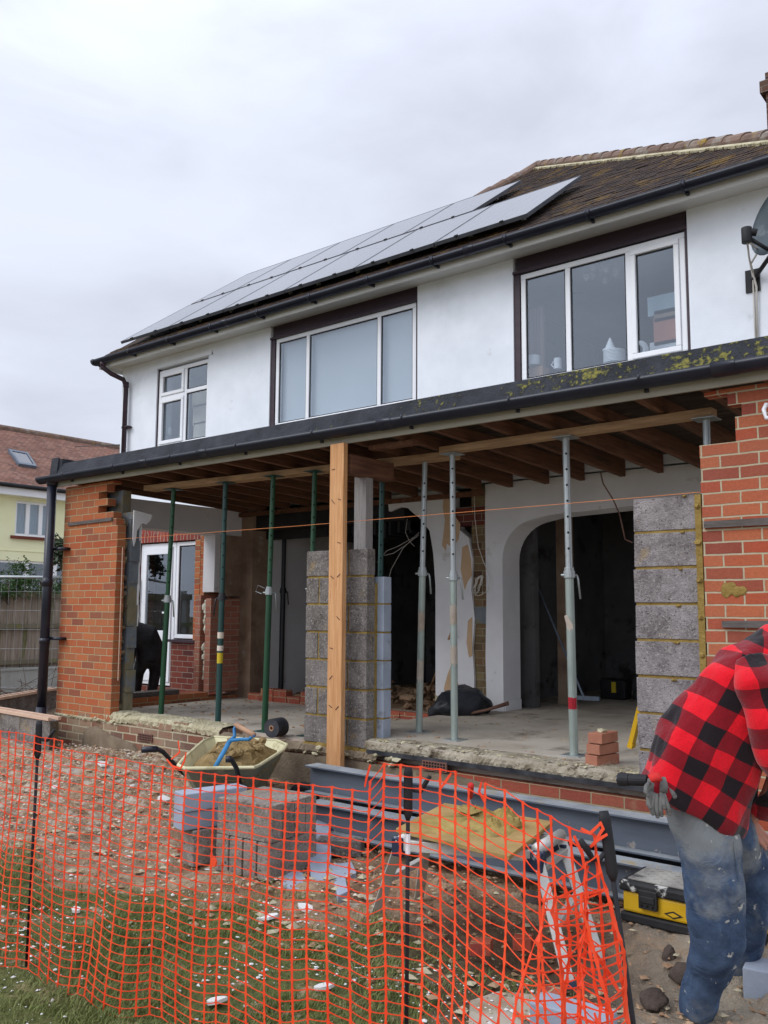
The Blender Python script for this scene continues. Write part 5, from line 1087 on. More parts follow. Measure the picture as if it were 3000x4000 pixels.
# ------------------------------------------------------------------ wheelbarrow
wb=thing('wheelbarrow','cream wheelbarrow full of wet sand behind the orange mesh','wheelbarrow',(-2.7,-.95,-.45))
hd_=.02
rim=[at(*p,'z',hd_) for p in ((385,1653),(400,1635),(440,1600),(462,1592),(600,1600),(620,1609),(612,1620),(562,1652),(548,1658),(400,1660))]
ctr=sum(rim,Vector())/len(rim); bot=[ctr+(p-ctr)*.60 for p in rim]; bot=[Vector((p.x,p.y,hd_-.28)) for p in bot]
n=len(rim); q=MB()
inr=[ctr+(p-ctr)*.955 for p in rim]; inb=[ctr+(p-ctr)*.57 for p in rim]; inb=[Vector((p.x,p.y,hd_-.265)) for p in inb]
q.add(rim+bot,[(i,n+i,n+(i+1)%n,(i+1)%n) for i in range(n)]+[tuple(n+i for i in range(n))])
tr_=q.build('tray',m_traydk,wb,smooth=False)
q=MB(); q.add(inr+inb,[((i+1)%n,n+(i+1)%n,n+i,i) for i in range(n)]+[tuple(n+i for i in range(n))[::-1]]); q.tube(rim+[rim[0]],.012,8); q.build('rim_lining',m_tray,tr_)
# sand heap
V=[];F=[]; NR=9; NT=26; rr=np.random.default_rng(3); c0=ctr+Vector((.05,.03,0))
def rimr(a):
    d=Vector((math.cos(a),math.sin(a),0)); best=.2
    for i in range(n):
        p,q_=inr[i]-c0,inr[(i+1)%n]-c0; e_=q_-p; den=d.x*e_.y-d.y*e_.x
        if abs(den)<1e-9: continue
        t=(p.x*e_.y-p.y*e_.x)/den; u=(p.x*d.y-p.y*d.x)/den
        if t>0 and -.001<=u<=1.001: best=t
    return best
V.append(c0+Vector((0,0,.075)))
for i in range(1,NR+1):
    for j in range(NT):
        a=2*math.pi*j/NT; r=rimr(a)*.93*i/NR; h=.075*(1-(i/NR)**1.6)-.085*(i/NR)**2+float(rr.normal(0,.014)); V.append(c0+Vector((math.cos(a)*r,math.sin(a)*r,h)))
for j in range(NT): F.append((0,1+j,1+(j+1)%NT))
for i in range(NR-1):
    for j in range(NT): F.append((1+i*NT+j,1+(i+1)*NT+j,1+(i+1)*NT+(j+1)%NT,1+i*NT+(j+1)%NT))
s_=MB().add(V,F)
for k in range(40): a=random.uniform(0,6.28); r=rimr(a)*random.uniform(0,.6); s_.rock(c0+Vector((math.cos(a)*r,math.sin(a)*r,.045)),random.uniform(.02,.045),.3,.7)
simple('sand_heap','heap of wet brown sand filling the wheelbarrow','sand',s_,m_sand,smooth=False,group=None)
q=MB(); h1=[at(306,1620,'z',.10),at(340,1618,'z',.10),at(352,1624,'z',.08),at(385,1660,'z',-.06),at(420,1690,'z',-.16)]; q.tube(h1,.016,8); 
h2=[at(488,1640,'z',.12),at(500,1640,'z',.12),at(511,1660,'z',.05),at(520,1700,'z',-.10),at(530,1715,'z',-.2)]; q.tube(h2,.016,8)
lg=[h1[-1],Vector((ctr.x+.1,ctr.y+.0,-.30)),Vector((ctr.x+.35,ctr.y+.25,-.34))]; q.tube(lg,.016,8); lg2=[h2[-1],Vector((ctr.x+.25,ctr.y-.1,-.30)),Vector((ctr.x+.38,ctr.y+.2,-.34))]; q.tube(lg2,.016,8)
q.tube([h1[-1],h1[-1]+Vector((.02,.02,-.34)),h2[-1]+Vector((.02,.02,-.30)),h2[-1]],.014,8); q.build('tube_frame',m_black,wb,smooth=True)
q=MB(); q.tube(h1[:2],.022,10); q.build('grip',m_blkpl,wb,smooth=True); q=MB(); q.tube(h2[:2],.022,10); q.build('grip',m_blkpl,wb,smooth=True)
wc=Vector((ctr.x+.45,ctr.y+.28,-.34)); q=MB(); q.tube([wc+Vector((.10*math.cos(a)*.85,.10*math.cos(a)*.5,.13*math.sin(a))) for a in np.linspace(0,2*math.pi,21)],.035,8,cap=False); wl=q.build('wheel',m_black,wb,smooth=True); MB().cyl(wc+Vector((-.03,.05,0)),wc+Vector((.03,-.05,0)),.06,12).build('rim_hub',m_alu,wl)
sv=thing('shovel','blue shafted shovel with a wooden D grip stuck in the wheelbarrow sand','shovel',(-2.7,-1.0,.0))
a=at(466,1655,'z',.02); b=at(497,1600,'y',a.y+.12); bl=[a,a+(b-a)*.55,b]
y1=at(516,1572,'y',b.y+.02); tp=at(537,1570,'y',b.y+.03)
MB().tube([a-(b-a)*.25,b],.016,8).build('shaft',m_blue,sv,smooth=True)
g1=at(528,1592,'y',b.y+.05); gA=at(510,1566,'y',b.y+.05); gB_=at(549,1588,'y',b.y+.02)
q=MB(); q.tube([b,at(507,1590,'y',b.y+.03),at(506,1575,'y',b.y+.04),gA],.012,8); q.tube([b,at(520,1597,'y',b.y+.03),at(538,1597,'y',b.y+.02),gB_],.012,8); q.build('yoke',m_blue,sv,smooth=True)
MB().tube([gA,gB_],.018,10).build('grip',m_handle,sv,smooth=True)
# ------------------------------------------------------------------ trestle platform with mortar board
zb=.0
tr=thing('trestle_platform','aluminium folding work platform carrying the mortar board','work platform',(-.15,-1.6,-.55))
Bc=[at(*p,'z',.02) for p in ((855,1790),(1100,1850),(1195,1775),(960,1735))]
q=MB(); q.prism([(p.x,p.y) for p in Bc],'z',.002,.022); bd=simple('mortar_board','square plywood board covered in ochre mortar on the work platform','mortar board',q,mk('mortar stained plywood',(.31,.20,.075),(.42,.28,.11),5,.8,.4,30,spots=(((.27,.17,.05),3,.54,.12),)),bev=.002)
cB=sum(Bc,Vector())/4
q=MB(); rr=random.Random(8)
uu=(Bc[1]-Bc[0]); vv=(Bc[3]-Bc[0])
def heap(cx,cy,r,h,n=16,m=6):
    V=[];F=[]; c=Bc[0]+uu*cx+vv*cy
    V.append((c.x,c.y,.022+h))
    for i in range(1,m+1):
        for j in range(n): a=6.283*j/n; k=r*i/m*(1+rr.uniform(-.15,.15)); V.append((c.x+k*math.cos(a),c.y+k*math.sin(a),.020+h*(1-(i/m)**1.5)*(1+rr.uniform(-.3,.3))))
    for j in range(n): F.append((0,1+j,1+(j+1)%n))
    for i in range(m-1):
        for j in range(n): F.append((1+i*n+j,1+(i+1)*n+j,1+(i+1)*n+(j+1)%n,1+i*n+(j+1)%n))
    q.add(V,F)
heap(.50,.55,.25,.03); heap(.72,.70,.10,.085); heap(.42,.78,.12,.05); heap(.3,.4,.16,.02); heap(.66,.55,.07,.05)
simple('mortar_heap','spread heap of ochre mortar on the plywood board','mortar',q,m_mix,smooth=False)
tw_=thing('brick_trowel','brick trowel with a red handle lying in the mortar on the board','trowel',(-.2,-1.5,.08))
a=at(1017,1697,'z',.20); b=at(1016,1722,'z',.10); MB().tube([a,a+(b-a)*.5,b],[.017,.015,.012],10).build('handle',m_redc,tw_,smooth=True); c=at(1000,1745,'z',.065)
MB().tube([b,b+Vector((0,0,-.025)),c+Vector((.03,.03,.01))],.005,6).build('tang',m_galv,tw_); T_=[at(*p,'z',.062) for p in ((984,1748),(1000,1738),(1032,1742),(1042,1752),(1015,1760))]; MB().prism([(p.x,p.y) for p in T_],'z',.060,.063).build('blade',m_mix,tw_)
def leg(top,bot,w=.05,d=.025):
    MB().beam(top,bot,w,d,(.63,-.78,0)).build('leg',m_alu,tr,bev=.003)
gA_=-.56
L1=(at(866,1815,'z',-.02),at(807,1990,'z',gA_)); L2=(at(925,1790,'z',-.02),at(903,1955,'z',gA_)); R1=(at(1160,1845,'z',-.03),at(1232,2135,'z',gA_+.02)); R2=(at(1212,1812,'z',-.03),at(1300,2085,'z',gA_+.02))
for p,q_ in (L1,L2,R1,R2): leg(p,q_)
q=MB(); q.beam(L1[0]+(L1[1]-L1[0])*.45,L2[0]+(L2[1]-L2[0])*.38,.035,.03); q.beam(R1[0]+(R1[1]-R1[0])*.55,R2[0]+(R2[1]-R2[0])*.45,.035,.03); q.beam(R1[0]+(R1[1]-R1[0])*.12,R2[0]+(R2[1]-R2[0])*.1,.035,.03); q.build('cross_rung',m_alu,tr,bev=.002)
q=MB(); q.tube([R1[0]+Vector((0,0,.02)),R2[0]+Vector((0,0,.02))],.028,12); q.tube([L1[0],L2[0]],.025,12); q.build('end_roll',m_alu,tr,smooth=True)
q=MB(); q.beam(L1[0]+Vector((.02,.0,-.02)),R1[0]+Vector((-.02,0,-.01)),.03,.05); q.beam(L2[0]+Vector((.02,.0,-.02)),R2[0]+Vector((-.02,0,-.01)),.03,.05); q.build('side_rail',m_alu,tr,bev=.003)
q=MB()
for p,q_ in (L1,R1): c=p+Vector((.0,0,-.01)); q.obox(c+(q_-p)*.04,dd,ee,(0,0,1),.03,.03,.045)
for p,q_ in (R1,R2): q.obox(p+(q_-p)*.10+Vector((-.03,0,0)),dd,ee,(0,0,1),.04,.02,.03)
q.build('corner_bracket',m_navy,tr,bev=.008)
q=MB()
for p,q_ in (L1,L2,R1,R2): q.beam(q_+(p-q_)*.05,q_-(p-q_)*.01,.055,.035,(.63,-.78,0))
q.build('rubber_foot',m_navy,tr,bev=.004)
# ------------------------------------------------------------------ tool box
tx=thing('tool_box','yellow and black tool box with a dusty tread plate lid behind the man in plaid','tool box',(.2,-.85,-.5))
x0,x1,y0,y1=.165,.82,-.86,-.55
a=at(1338,1897,'z',-.205); x0=a.x; y0=a.y
y1=y0+.30; x1=x0+.66; zt_=-.205
MB().box(x0+.01,x1-.01,y0+.01,y1-.01,-.355,zt_-.055).build('body',m_yel,tx,bev=.012)
MB().box(x0,x1,y0,y1,-.40,-.358).build('base',m_boxblk,tx,bev=.008)
q=MB(); q.box(x0-.004,x1+.004,y0-.006,y1+.004,zt_-.053,zt_-.005); q.build('lid',m_boxblk,tx,bev=.012)
q=MB(); q.box(x0+.03,x1-.03,y0+.03,y1-.03,zt_-.004,zt_+.004); lt_=q.build('tread_plate',m_tread,tx,bev=.002)
q=MB()
for i in range(18):
    for j in range(8):
        if (i+j)%2: continue
        cx=x0+.05+i*.033; cy=y0+.05+j*.029
        if x0+.33<cx<x0+.55 and y0+.1<cy<y0+.2: continue
        s=1 if (i//1+j//2)%2 else -1; q.obox((cx,cy,zt_+.005),(1,.6*s,0),(-.6*s,1,0),(0,0,1),.011,.003,.002)
q.build('tread_studs',m_tread,lt_)
q=MB(); q.box(x0+.33,x0+.50,y0+.11,y0+.19,zt_+.004,zt_+.010); q.tube([(x0+.35,y0+.15,zt_+.01),(x0+.35,y0+.15,zt_+.03),(x0+.48,y0+.15,zt_+.03),(x0+.48,y0+.15,zt_+.01)],.009,8); q.build('carry_handle',m_black,tx)
q=MB(); q.box(x0+.10,x0+.19,y0-.016,y0+.008,zt_-.115,zt_-.03); q.box(x0+.11,x0+.18,y0-.022,y0-.01,zt_-.085,zt_-.055); q.build('latch',m_boxblk,tx,bev=.003)
q=MB()
for dx in (.118,.145,.172): q.cyl((x0+dx,y0-.0168,zt_-.1),(x0+dx,y0-.015,zt_-.1),.007,8)
q.build('latch_holes',m_hole,tx)
q=MB(); cx,cz=x0+.26,-.325; q.prism([(cx-.045,cz),(cx,cz+.017),(cx+.045,cz),(cx,cz-.017)],'y',y0+.007,y0+.011); q.build('diamond_badge',m_boxblk,tx); MB().prism([(cx-.028,cz),(cx,cz+.010),(cx+.028,cz),(cx,cz-.010)],'y',y0+.005,y0+.0075).build('badge_centre',m_yel,tx)
# ------------------------------------------------------------------ paving, clods, crumbs, grass
def flag(label,pts,z=-.49,th=.04,m=None):
    P=[at(a,b,'z',z) for a,b in pts]; q=MB().prism([(p.x,p.y) for p in P],'z',z-th,z); return simple('paving_slab',label,'paving slab',q,m or m_slab,bev=.006,group='broken paving slabs in the mud')
flag('broken paving slab uncovered in the pit between the trestle legs',[(965,1975),(1040,1965),(1120,2005),(1150,2020),(1140,2050),(1090,2045),(1010,2035),(975,2005)],-.585,.05)
flag('cracked slab at the bottom of the picture, left of the bunched mesh',[(1015,2160),(1075,2140),(1140,2155),(1165,2212),(1010,2240)],-.5)
flag('slab corner at the bottom edge, right of the first crack',[(1090,2140),(1190,2150),(1240,2200),(1200,2240),(1180,2212)],-.503)
flag('pale slab left of the trestle legs',[(690,1935),(790,1925),(840,1945),(790,1975),(700,1965)],-.495)
def chunk(label,px,py,r,m,z=-.47,fl=.8,g='dark clay lumps in the mud',nm='clay_lump'):
    c=at(px,py,'z',z); q=MB()
    for k in range(5): q.rock((c.x+random.uniform(-r,r)*.5,c.y+random.uniform(-r,r)*.5,z+random.uniform(-.3,.5)*r),r*.7,.3,fl)
    return simple(nm,label,'lump',q,m,group=g,remesh=.012)
chunk('tall dark clay lump standing beside the tool box',1450,2070,.04,m_mud,-.46,1.7); chunk('wide dark clay lump by the heel of the jeans',1485,2110,.07,m_mud); chunk('low dark clay lump near the bottom, left of the boot',1420,2165,.06,m_mud,-.49,.6)
chunk('dark lump in the pit under the mortar board',985,1965,.05,m_mud,-.53); chunk('black earth lump beside the right trestle leg',1150,1960,.09,m_mud,-.53); chunk('small dark lump in front of the right trestle leg',1140,2010,.05,m_mud,-.55)
for (px,py,r,l) in ((478,1835,.06,'broken orange brick half at the left foot of the pile'),(1185,2155,.05,'orange brick piece behind the bunched mesh'),(1040,2045,.05,'pinkish brick piece on the pit slab'),(1130,2035,.045,'small red brick piece at the right of the pit')):
    c=at(px-70 if px==478 else px,py,'z',-.49); b=MB().obox((c.x,c.y,-.49),(1,.4,.1),(-.4,1,0),(0,0,1),r,r*.8,.03); simple('brick_piece',l,'brick',b,m_brickbase,bev=.004,group='brick pieces lying in the mud')
# bigger plaster chips as individuals
for i,(px,py,s,lab) in enumerate(((222,1650,.07,'large white plaster chip left of the wheelbarrow grip'),(290,1695,.06,'white plaster chip below the wheelbarrow grip'),(355,1725,.07,'long white plaster chip left of the block pile'),(100,1655,.05,'white chip near the black pin at the left'),(118,1700,.03,'small white chip between the left pin and the grip'),(580,1980,.07,'bright patch of crushed plaster on the grass in front of the pile'),(660,1960,.05,'white crumb patch beside the aircrete chips'),(470,2160,.05,'grey white chip in the bottom grass'),(165,1965,.03,'small plaster chip near the bottom left pin'),(700,2130,.05,'flat plaster chip on the grass below the pile'))):
    c=at(px,py,'z',-.45 if py<1800 else -.49); z=gzs(c.x,c.y)+.022; c=at(px,py,'z',z); q=MB(); n=8; a0=random.uniform(0,6); P=[(c.x+s*random.uniform(.6,1)*math.cos(a0+6.283*k/n),c.y+s*random.uniform(.5,.9)*math.sin(a0+6.283*k/n)) for k in range(n)]; q.prism(P,'z',z-.008,z+.006); q.v=[(x,y,zz+(x-c.x)*.25*(1 if i%2 else -1)) for x,y,zz in q.v]; simple('plaster_chip',lab,'plaster chip',q,m_chip,group='white plaster chips on the ground')
def scatter(name,label,cat,mat,n,region,size,seed,dens=None,flat=.5):
    r=np.random.default_rng(seed); V=[];F=[]; base=np.array([(1,0,0),(-1,0,0),(0,1,0),(0,-1,0),(0,0,1),(0,0,-1)],float); fc=[(0,2,4),(2,1,4),(1,3,4),(3,0,4),(2,0,5),(1,2,5),(3,1,5),(0,3,5)]
    x0,x1,y0,y1=region; xs=r.uniform(x0,x1,n); ys=r.uniform(y0,y1,n)
    if dens is not None: k=r.random(n)<dens(xs,ys); xs,ys=xs[k],ys[k]
    n=len(xs); zs=gz(xs,ys); ss=size[0]+(size[1]-size[0])*r.random(n)**4
    sc=ss[:,None]*r.uniform(.5,1.3,(n,3))*np.array([1,1,flat]); an=r.uniform(0,6.28,n); c,s=np.cos(an),np.sin(an)
    P=base[None]*sc[:,None,:]*r.uniform(.6,1.2,(n,6,1)); X=P[...,0]*c[:,None]-P[...,1]*s[:,None]+xs[:,None]; Y=P[...,0]*s[:,None]+P[...,1]*c[:,None]+ys[:,None]; Z=P[...,2]+zs[:,None]+ss[:,None]*.15+.012
    V=np.stack([X,Y,Z],-1).reshape(-1,3); F=(np.array(fc)[None]+np.arange(n)[:,None,None]*6).reshape(-1,3)
    me=bpy.data.meshes.new(name); me.from_pydata(V.tolist(),[],F.tolist()); me.materials.append(mat); o=bpy.data.objects.new(name,me); COL.objects.link(o); return tag(o,label,cat,None,'stuff')
patch=lambda s,sd,th,w=.08:(lambda x,y:smoothstep(th,th+w,_n2(x+50,y+50,s,sd)))
scatter('plaster_crumbs','crushed white plaster crumbs scattered over the mud at the left','plaster crumbs',m_dust,20000,(-6.5,-.3,-2.6,-.05),(.002,.019),21,lambda x,y:patch(1.6,31,.42)(x,y)*smoothstep(-.6,-2.2,x)*(.25+.75*smoothstep(-2.2,-1.0,y)))
scatter('stones','small brown stones and rubble on the mud','stones',m_clod,13000,(-6.5,1.6,-2.5,-.05),(.002,.020),22,lambda x,y:(.15+.85*patch(1.1,33,.4)(x,y))*smoothstep(-2.4,-1.7,y))
scatter('brick_crumbs','red brown brick crumbs on the mud','brick crumbs',m_clod,3000,(-6.0,1.0,-2.4,-.05),(.005,.03),23)
scatter('grass_litter','pale plaster flecks lying in the grass','litter',m_chip,5200,(-2.6,.6,-4.0,-1.9),(.002,.017),24,lambda x,y:.12+.88*patch(2.6,35,.55)(x,y))
def grass():
    r=np.random.default_rng(5); n=170000; x=r.uniform(-3.9,.95,n); y=r.uniform(-4.15,-1.65,n)
    big=_n2(x+50,y+50,1.4,61)-.5; md=_n2(x+50,y+50,4.5,62)-.5
    k=-(y-.20*x+.55*big+.45*md); p=smoothstep(1.38,1.85,k)*smoothstep(.55,.0,x+md*.5); p=np.maximum(p,.35*smoothstep(.05,.25,md)*smoothstep(2.0,2.3,-y)*smoothstep(1.0,.4,x)); bare=_n2(x+50,y+50,3.2,63); p*=.12+.88*smoothstep(.28,.52,bare); p*=1-.75*patch(2.6,35,.62)(x,y)
    m=r.random(n)<p; x,y=x[m],y[m]; n=len(x); z=gz(x,y)-.004
    h=r.uniform(.015,.045,n)*(1+.5*(_n2(x+50,y+50,3,64)-.5)); a=r.uniform(0,6.283,n); w=r.uniform(.0012,.0026,n); le=r.uniform(.3,1.4,n); la=r.normal(.6,1.2,n)
    dx,dy=np.cos(a)*w,np.sin(a)*w; lx,ly=np.cos(la)*le*h,np.sin(la)*le*h
    P=np.stack([np.stack([x-dx,y-dy,z],-1),np.stack([x+dx,y+dy,z],-1),np.stack([x+dx*.7+lx*.35,y+dy*.7+ly*.35,z+h*.62],-1),np.stack([x-dx*.7+lx*.35,y-dy*.7+ly*.35,z+h*.62],-1),np.stack([x+lx,y+ly,z+h*.9],-1)],1).reshape(-1,3)
    nv=len(P); me=bpy.data.meshes.new('grass'); me.vertices.add(nv); me.vertices.foreach_set('co',P.ravel())
    idx=np.arange(n)[:,None]*5; q=idx+np.array([0,1,2,3]); t=idx+np.array([3,2,4]); loops=np.concatenate([q.ravel(),t.ravel()])
    me.loops.add(len(loops)); me.loops.foreach_set('vertex_index',loops.astype(np.int32)); me.polygons.add(2*n)
    st_=np.concatenate([np.arange(n)*4,4*n+np.arange(n)*3]).astype(np.int32); me.polygons.foreach_set('loop_start',st_); me.update(); me.validate()
    me.materials.append(m_grass); o=bpy.data.objects.new('grass',me); COL.objects.link(o); tag(o,'short trampled grass in the foreground behind and under the orange mesh','grass',None,'stuff')
scatter('rubble_fragments','palm sized pale plaster and brick fragments on the mud left of the block pile','rubble',m_chip,260,(-5.5,-1.8,-1.9,-.15),(.02,.055),41,lambda x,y:patch(1.4,35,.45)(x,y),flat=.22)
scatter('stone_fragments','brown stone and brick fragments mixed in the mud','rubble',m_brickold,500,(-5.5,1.4,-2.3,-.15),(.02,.05),42,flat=.45)
grass()
# ------------------------------------------------------------------ people
def DU(X,Y): return ((2300+X/1.3014)/SC,(2300+Y/1.3014)/SC)
def du(px,py,Z): return dp(px,py,Z)
def loft(q,pts,n=18): q.tube([p[0] for p in pts],[p[1] for p in pts],n,ref=FW)
man=thing('person','man in red and black plaid jacket and stained jeans, hand on the steel beam','person',tuple(du(1500,2200,3.55)))
# body: one continuous figure (mostly under the clothes)
q=MB()
loft(q,[(du(1525,1760,3.5),(.09,.10)),(du(1540,1640,3.5),(.11,.10)),(du(1585,1530,3.52),(.11,.10)),(du(1635,1450,3.55),(.10,.11)),(du(1660,1405,3.56),(.07,.07)),(du(1690,1385,3.57),(.055,.055)),(du(1705,1378,3.57),(.06,.06))])
hc=du(1714,1384,3.58)
q.ell(hc,(.078,.095,.105),18,12)
loft(q,[(du(1530,1770,3.48),.08),(du(1552,1900,3.44),.07),(du(1556,2000,3.42),.055),(du(1530,2090,3.45),.05),(du(1503,2180,3.5),.045),(du(1498,2216,3.52),.045),(du(1520,2236,3.50),.045),(du(1550,2246,3.48),.035)])
loft(q,[(du(1570,1780,3.70),.08),(du(1614,1900,3.73),.07),(du(1625,1990,3.75),.065),(du(1605,2080,3.8),.055),(du(1590,2150,3.85),.045),(du(1590,2180,3.86),.045),(du(1625,2192,3.84),.035)])
# right arm (near) down to the hand on the beam, left arm further away
hd1=du(1618,1775,3.62)
loft(q,[(du(1635,1445,3.42),.06),(du(1668,1560,3.40),.048),(du(1690,1650,3.42),.042),(du(1665,1715,3.5),.036),(du(1630,1762,3.6),.027),(hd1,.026)],12)
loft(q,[(du(1660,1445,3.75),.06),(du(1720,1560,3.85),.045),(du(1745,1660,3.9),.04),(du(1730,1760,3.95),.03)],12)
man_body=q.build('body',m_skin,man,smooth=True,remesh=.010,smoothit=2)
# hand: palm and five fingers resting on the flange
q=MB(); W=du(1612,1770,3.62); K=du(1634,1802,3.60); loft(q,[(W,(.022,.016)),((W+K)/2,(.034,.016)),(K,(.038,.014))],12)
side=(UP*.75+RT*.65).normalized()
fk=[((1622,1802),(1628,1816),(1634,1826),.0085),((1632,1803),(1644,1820),(1655,1834),.009),((1641,1801),(1656,1818),(1669,1831),.009),((1648,1797),(1664,1811),(1677,1823),.0085),((1616,1785),(1611,1800),(1612,1814),.010)]
for a,b,c,r in fk: q.tube([du(*a,3.60),du(*b,3.585),du(*c,3.59)],[r,r*.95,r*.8],8); q.ell(du(*c,3.59),(r*.8,r*.8,r*.8),8,6)
q.build('hand',m_skin,man,smooth=True,remesh=.0045,smoothit=1)
q=MB(); loft(q,[(du(1704,1372,3.58),(.09,.09)),(du(1710,1368,3.58),(.105,.105)),(du(1722,1360,3.58),(.10,.10)),(du(1740,1350,3.58),(.06,.06)),(du(1746,1346,3.58),(.02,.02))],18); q.build('beanie',m_cap,man,smooth=True,sub=1)
q=MB(); q.ell(hc+Vector((.0,0,-.02)),(.083,.10,.085),16,10,jit=.02); q.build('hair',m_hair,man,smooth=True)
fc=hc+RT*.06-UP*.06; q=MB()
q.ell(fc+RT*.035-FW*.0,(.014,.014,.02),8,6); q.build('nose',m_skin,man,smooth=True)
q=MB(); q.ell(hc-FW*.085,(.018,.012,.03),10,6); q.build('ear',m_skin,man,smooth=True)
# jeans
q=MB()
loft(q,[(du(1500,1700,3.5),(.13,.14)),(du(1517,1755,3.48),(.135,.145)),(du(1528,1805,3.46),(.128,.135)),(du(1545,1905,3.43),(.115,.115)),(du(1548,1975,3.41),(.112,.105)),(du(1551,2035,3.41),(.105,.10)),(du(1535,2085,3.44),(.094,.09)),(du(1512,2140,3.48),(.078,.08)),(du(1502,2182,3.5),(.070,.075)),(du(1500,2196,3.5),(.066,.07))],22)
loft(q,[(du(1530,1740,3.62),(.14,.12)),(du(1570,1800,3.68),(.13,.13)),(du(1612,1890,3.72),(.10,.11)),(du(1617,1970,3.73),(.088,.10)),(du(1606,2050,3.78),(.08,.085)),(du(1590,2110,3.82),(.07,.075)),(du(1588,2160,3.85),(.065,.07))],20)
jeans=q.build('jeans',m_denim,man,smooth=True,remesh=.010,smoothit=3); crumple(jeans,6,.016,(1,1,.45)); crumple(jeans,15,.007,(1,1,.6),3); crumple(jeans,9,.007,(.6,.6,1.8),7)
q=MB(); q.tube([du(1585,1820,3.345),du(1596,1900,3.33),du(1592,1980,3.325),du(1590,2040,3.34)],.003,5); q.tube([du(1549,2080,3.365),du(1535,2140,3.405),du(1525,2190,3.435)],.003,5); q.build('seam',m_denim,jeans)
# jacket
T0=du(1493,1734,3.5)
q=MB()
loft(q,[(du(1486,1748,3.5),(.238,.17)),(du(1493,1734,3.5),(.238,.175)),(du(1518,1675,3.5),(.222,.17)),(du(1543,1610,3.5),(.205,.165)),(du(1568,1550,3.51),(.190,.16)),(du(1595,1492,3.53),(.172,.155)),(du(1626,1448,3.55),(.140,.15)),(du(1655,1418,3.56),(.100,.12)),(du(1676,1400,3.57),(.075,.085)),(du(1690,1392,3.57),(.07,.075))],26)
ta=(du(1655,1418,3.56)-T0).normalized(); tb_=(RT*ta.dot(UP)-UP*ta.dot(RT)).normalized()
m_plaid=plaid('red and black plaid fleece',tuple(ta),tuple(tb_),.142,(.1,.32))
jk=q.build('jacket',m_plaid,man,smooth=True,remesh=.010,smoothit=3); crumple(jk,4,.035,(1,1,1),1); crumple(jk,9,.022,(1,1,.5),5); crumple(jk,22,.006,(1,1,.4),9)
q=MB(); loft(q,[(du(1628,1440,3.46),(.08,.085)),(du(1645,1490,3.36),(.088,.085)),(du(1664,1570,3.32),(.080,.078)),(du(1682,1640,3.33),(.074,.07)),(du(1698,1680,3.38),(.066,.06)),(du(1684,1712,3.46),(.058,.055)),(du(1654,1745,3.56),(.048,.045)),(du(1643,1757,3.58),(.044,.04))],18)
sa=(du(1640,1480,3.4)-du(1672,1640,3.39)).normalized(); sb_=(RT*sa.dot(UP)-UP*sa.dot(RT)).normalized()
q.build('sleeve',plaid('red and black plaid sleeve',tuple(sa),tuple(sb_),.142,(.3,.2)),man,smooth=True,remesh=.010,smoothit=2); crumple(bpy.data.objects['sleeve'],8,.022,(1,1,1),2)
q=MB(); loft(q,[(du(1655,1440,3.72),(.07,.08)),(du(1705,1560,3.82),(.075,.07)),(du(1735,1660,3.88),(.06,.06)),(du(1732,1740,3.94),(.05,.05))],16); q.build('sleeve',plaid('red and black plaid far sleeve',tuple(sa),tuple(sb_),.142,(.1,.1)),man,smooth=True,remesh=.012,smoothit=2)
q=MB(); V_=[du(a,b,3.60) for a,b in ((1598,1640),(1628,1600),(1640,1680),(1636,1735),(1640,1768),(1612,1762),(1606,1700))]; q.add(V_+[v+FW*.02 for v in V_],[tuple(range(7)),tuple(range(7,14))[::-1]]+[(i,7+i,7+(i+1)%7,(i+1)%7) for i in range(7)]); q.build('jacket_lining',m_cloth,man)
# hem band
# boot
q=MB(); loft(q,[(du(1492,2168,3.52),(.045,.05)),(du(1487,2200,3.53),(.048,.052)),(du(1490,2228,3.53),(.05,.05))],14); q.ell(du(1515,2240,3.5),(.12,.07,.045),16,8); q.build('boot',m_sole,man,smooth=True,remesh=.009,smoothit=2)
q=MB(); loft(q,[(du(1590,2150,3.86),(.045,.05)),(du(1590,2180,3.87),(.048,.05))],14); q.ell(du(1608,2188,3.85),(.12,.06,.045),16,8); q.build('boot',m_sole,man,smooth=True,remesh=.01,smoothit=2)
# gloves hanging from the back pocket and a torch handle
def Zd(X,Y,Z): return du(*DU(X,Y),Z)
gl=thing('work_gloves','pair of grey knitted gloves hanging fingers down from the back of the jeans','gloves',tuple(Zd(360,1050,3.36)))
q=MB(); q.tube([Zd(322,965,3.42),Zd(328,1000,3.405),Zd(335,1040,3.395)],[(.018,.010),(.026,.012),(.024,.011)],12,ref=FW); q.tube([Zd(395,960,3.385),Zd(392,1000,3.375),Zd(388,1035,3.37)],[(.018,.010),(.024,.012),(.022,.011)],12,ref=FW)
for pts,r in (([(310,985),(292,1005),(288,1030),(300,1048)],.0085),([(318,1030),(304,1065),(303,1095),(312,1110)],.0095),([(330,1035),(322,1080),(318,1120),(326,1142)],.0095),([(342,1040),(341,1085),(343,1130),(350,1156)],.0095),([(372,1030),(366,1075),(364,1115),(370,1150)],.009),([(386,1030),(392,1070),(400,1105),(410,1140)],.0105),([(400,1000),(415,1018),(428,1038),(437,1056)],.0105),([(380,1035),(379,1065),(380,1090),(384,1112)],.009)):
    P=[Zd(a,b,3.375-.008*i) for i,(a,b) in enumerate(pts)]; q.tube(P,[r,r*1.05,r,r*.9],10); q.ell(P[-1],(r*.9,r*.9,r*.9),10,6)
q.build('knitted_glove',m_glove,gl,smooth=True); q=MB(); q.tube([Zd(330,945,3.375),Zd(345,975,3.345)],[(.024,.012),(.022,.010)],12,ref=FW); q.build('red_cuff',m_redc,gl,smooth=True)
th=thing('torch','black torch handle sticking out behind the hip of the man in plaid','torch',tuple(Zd(220,970,3.45)))
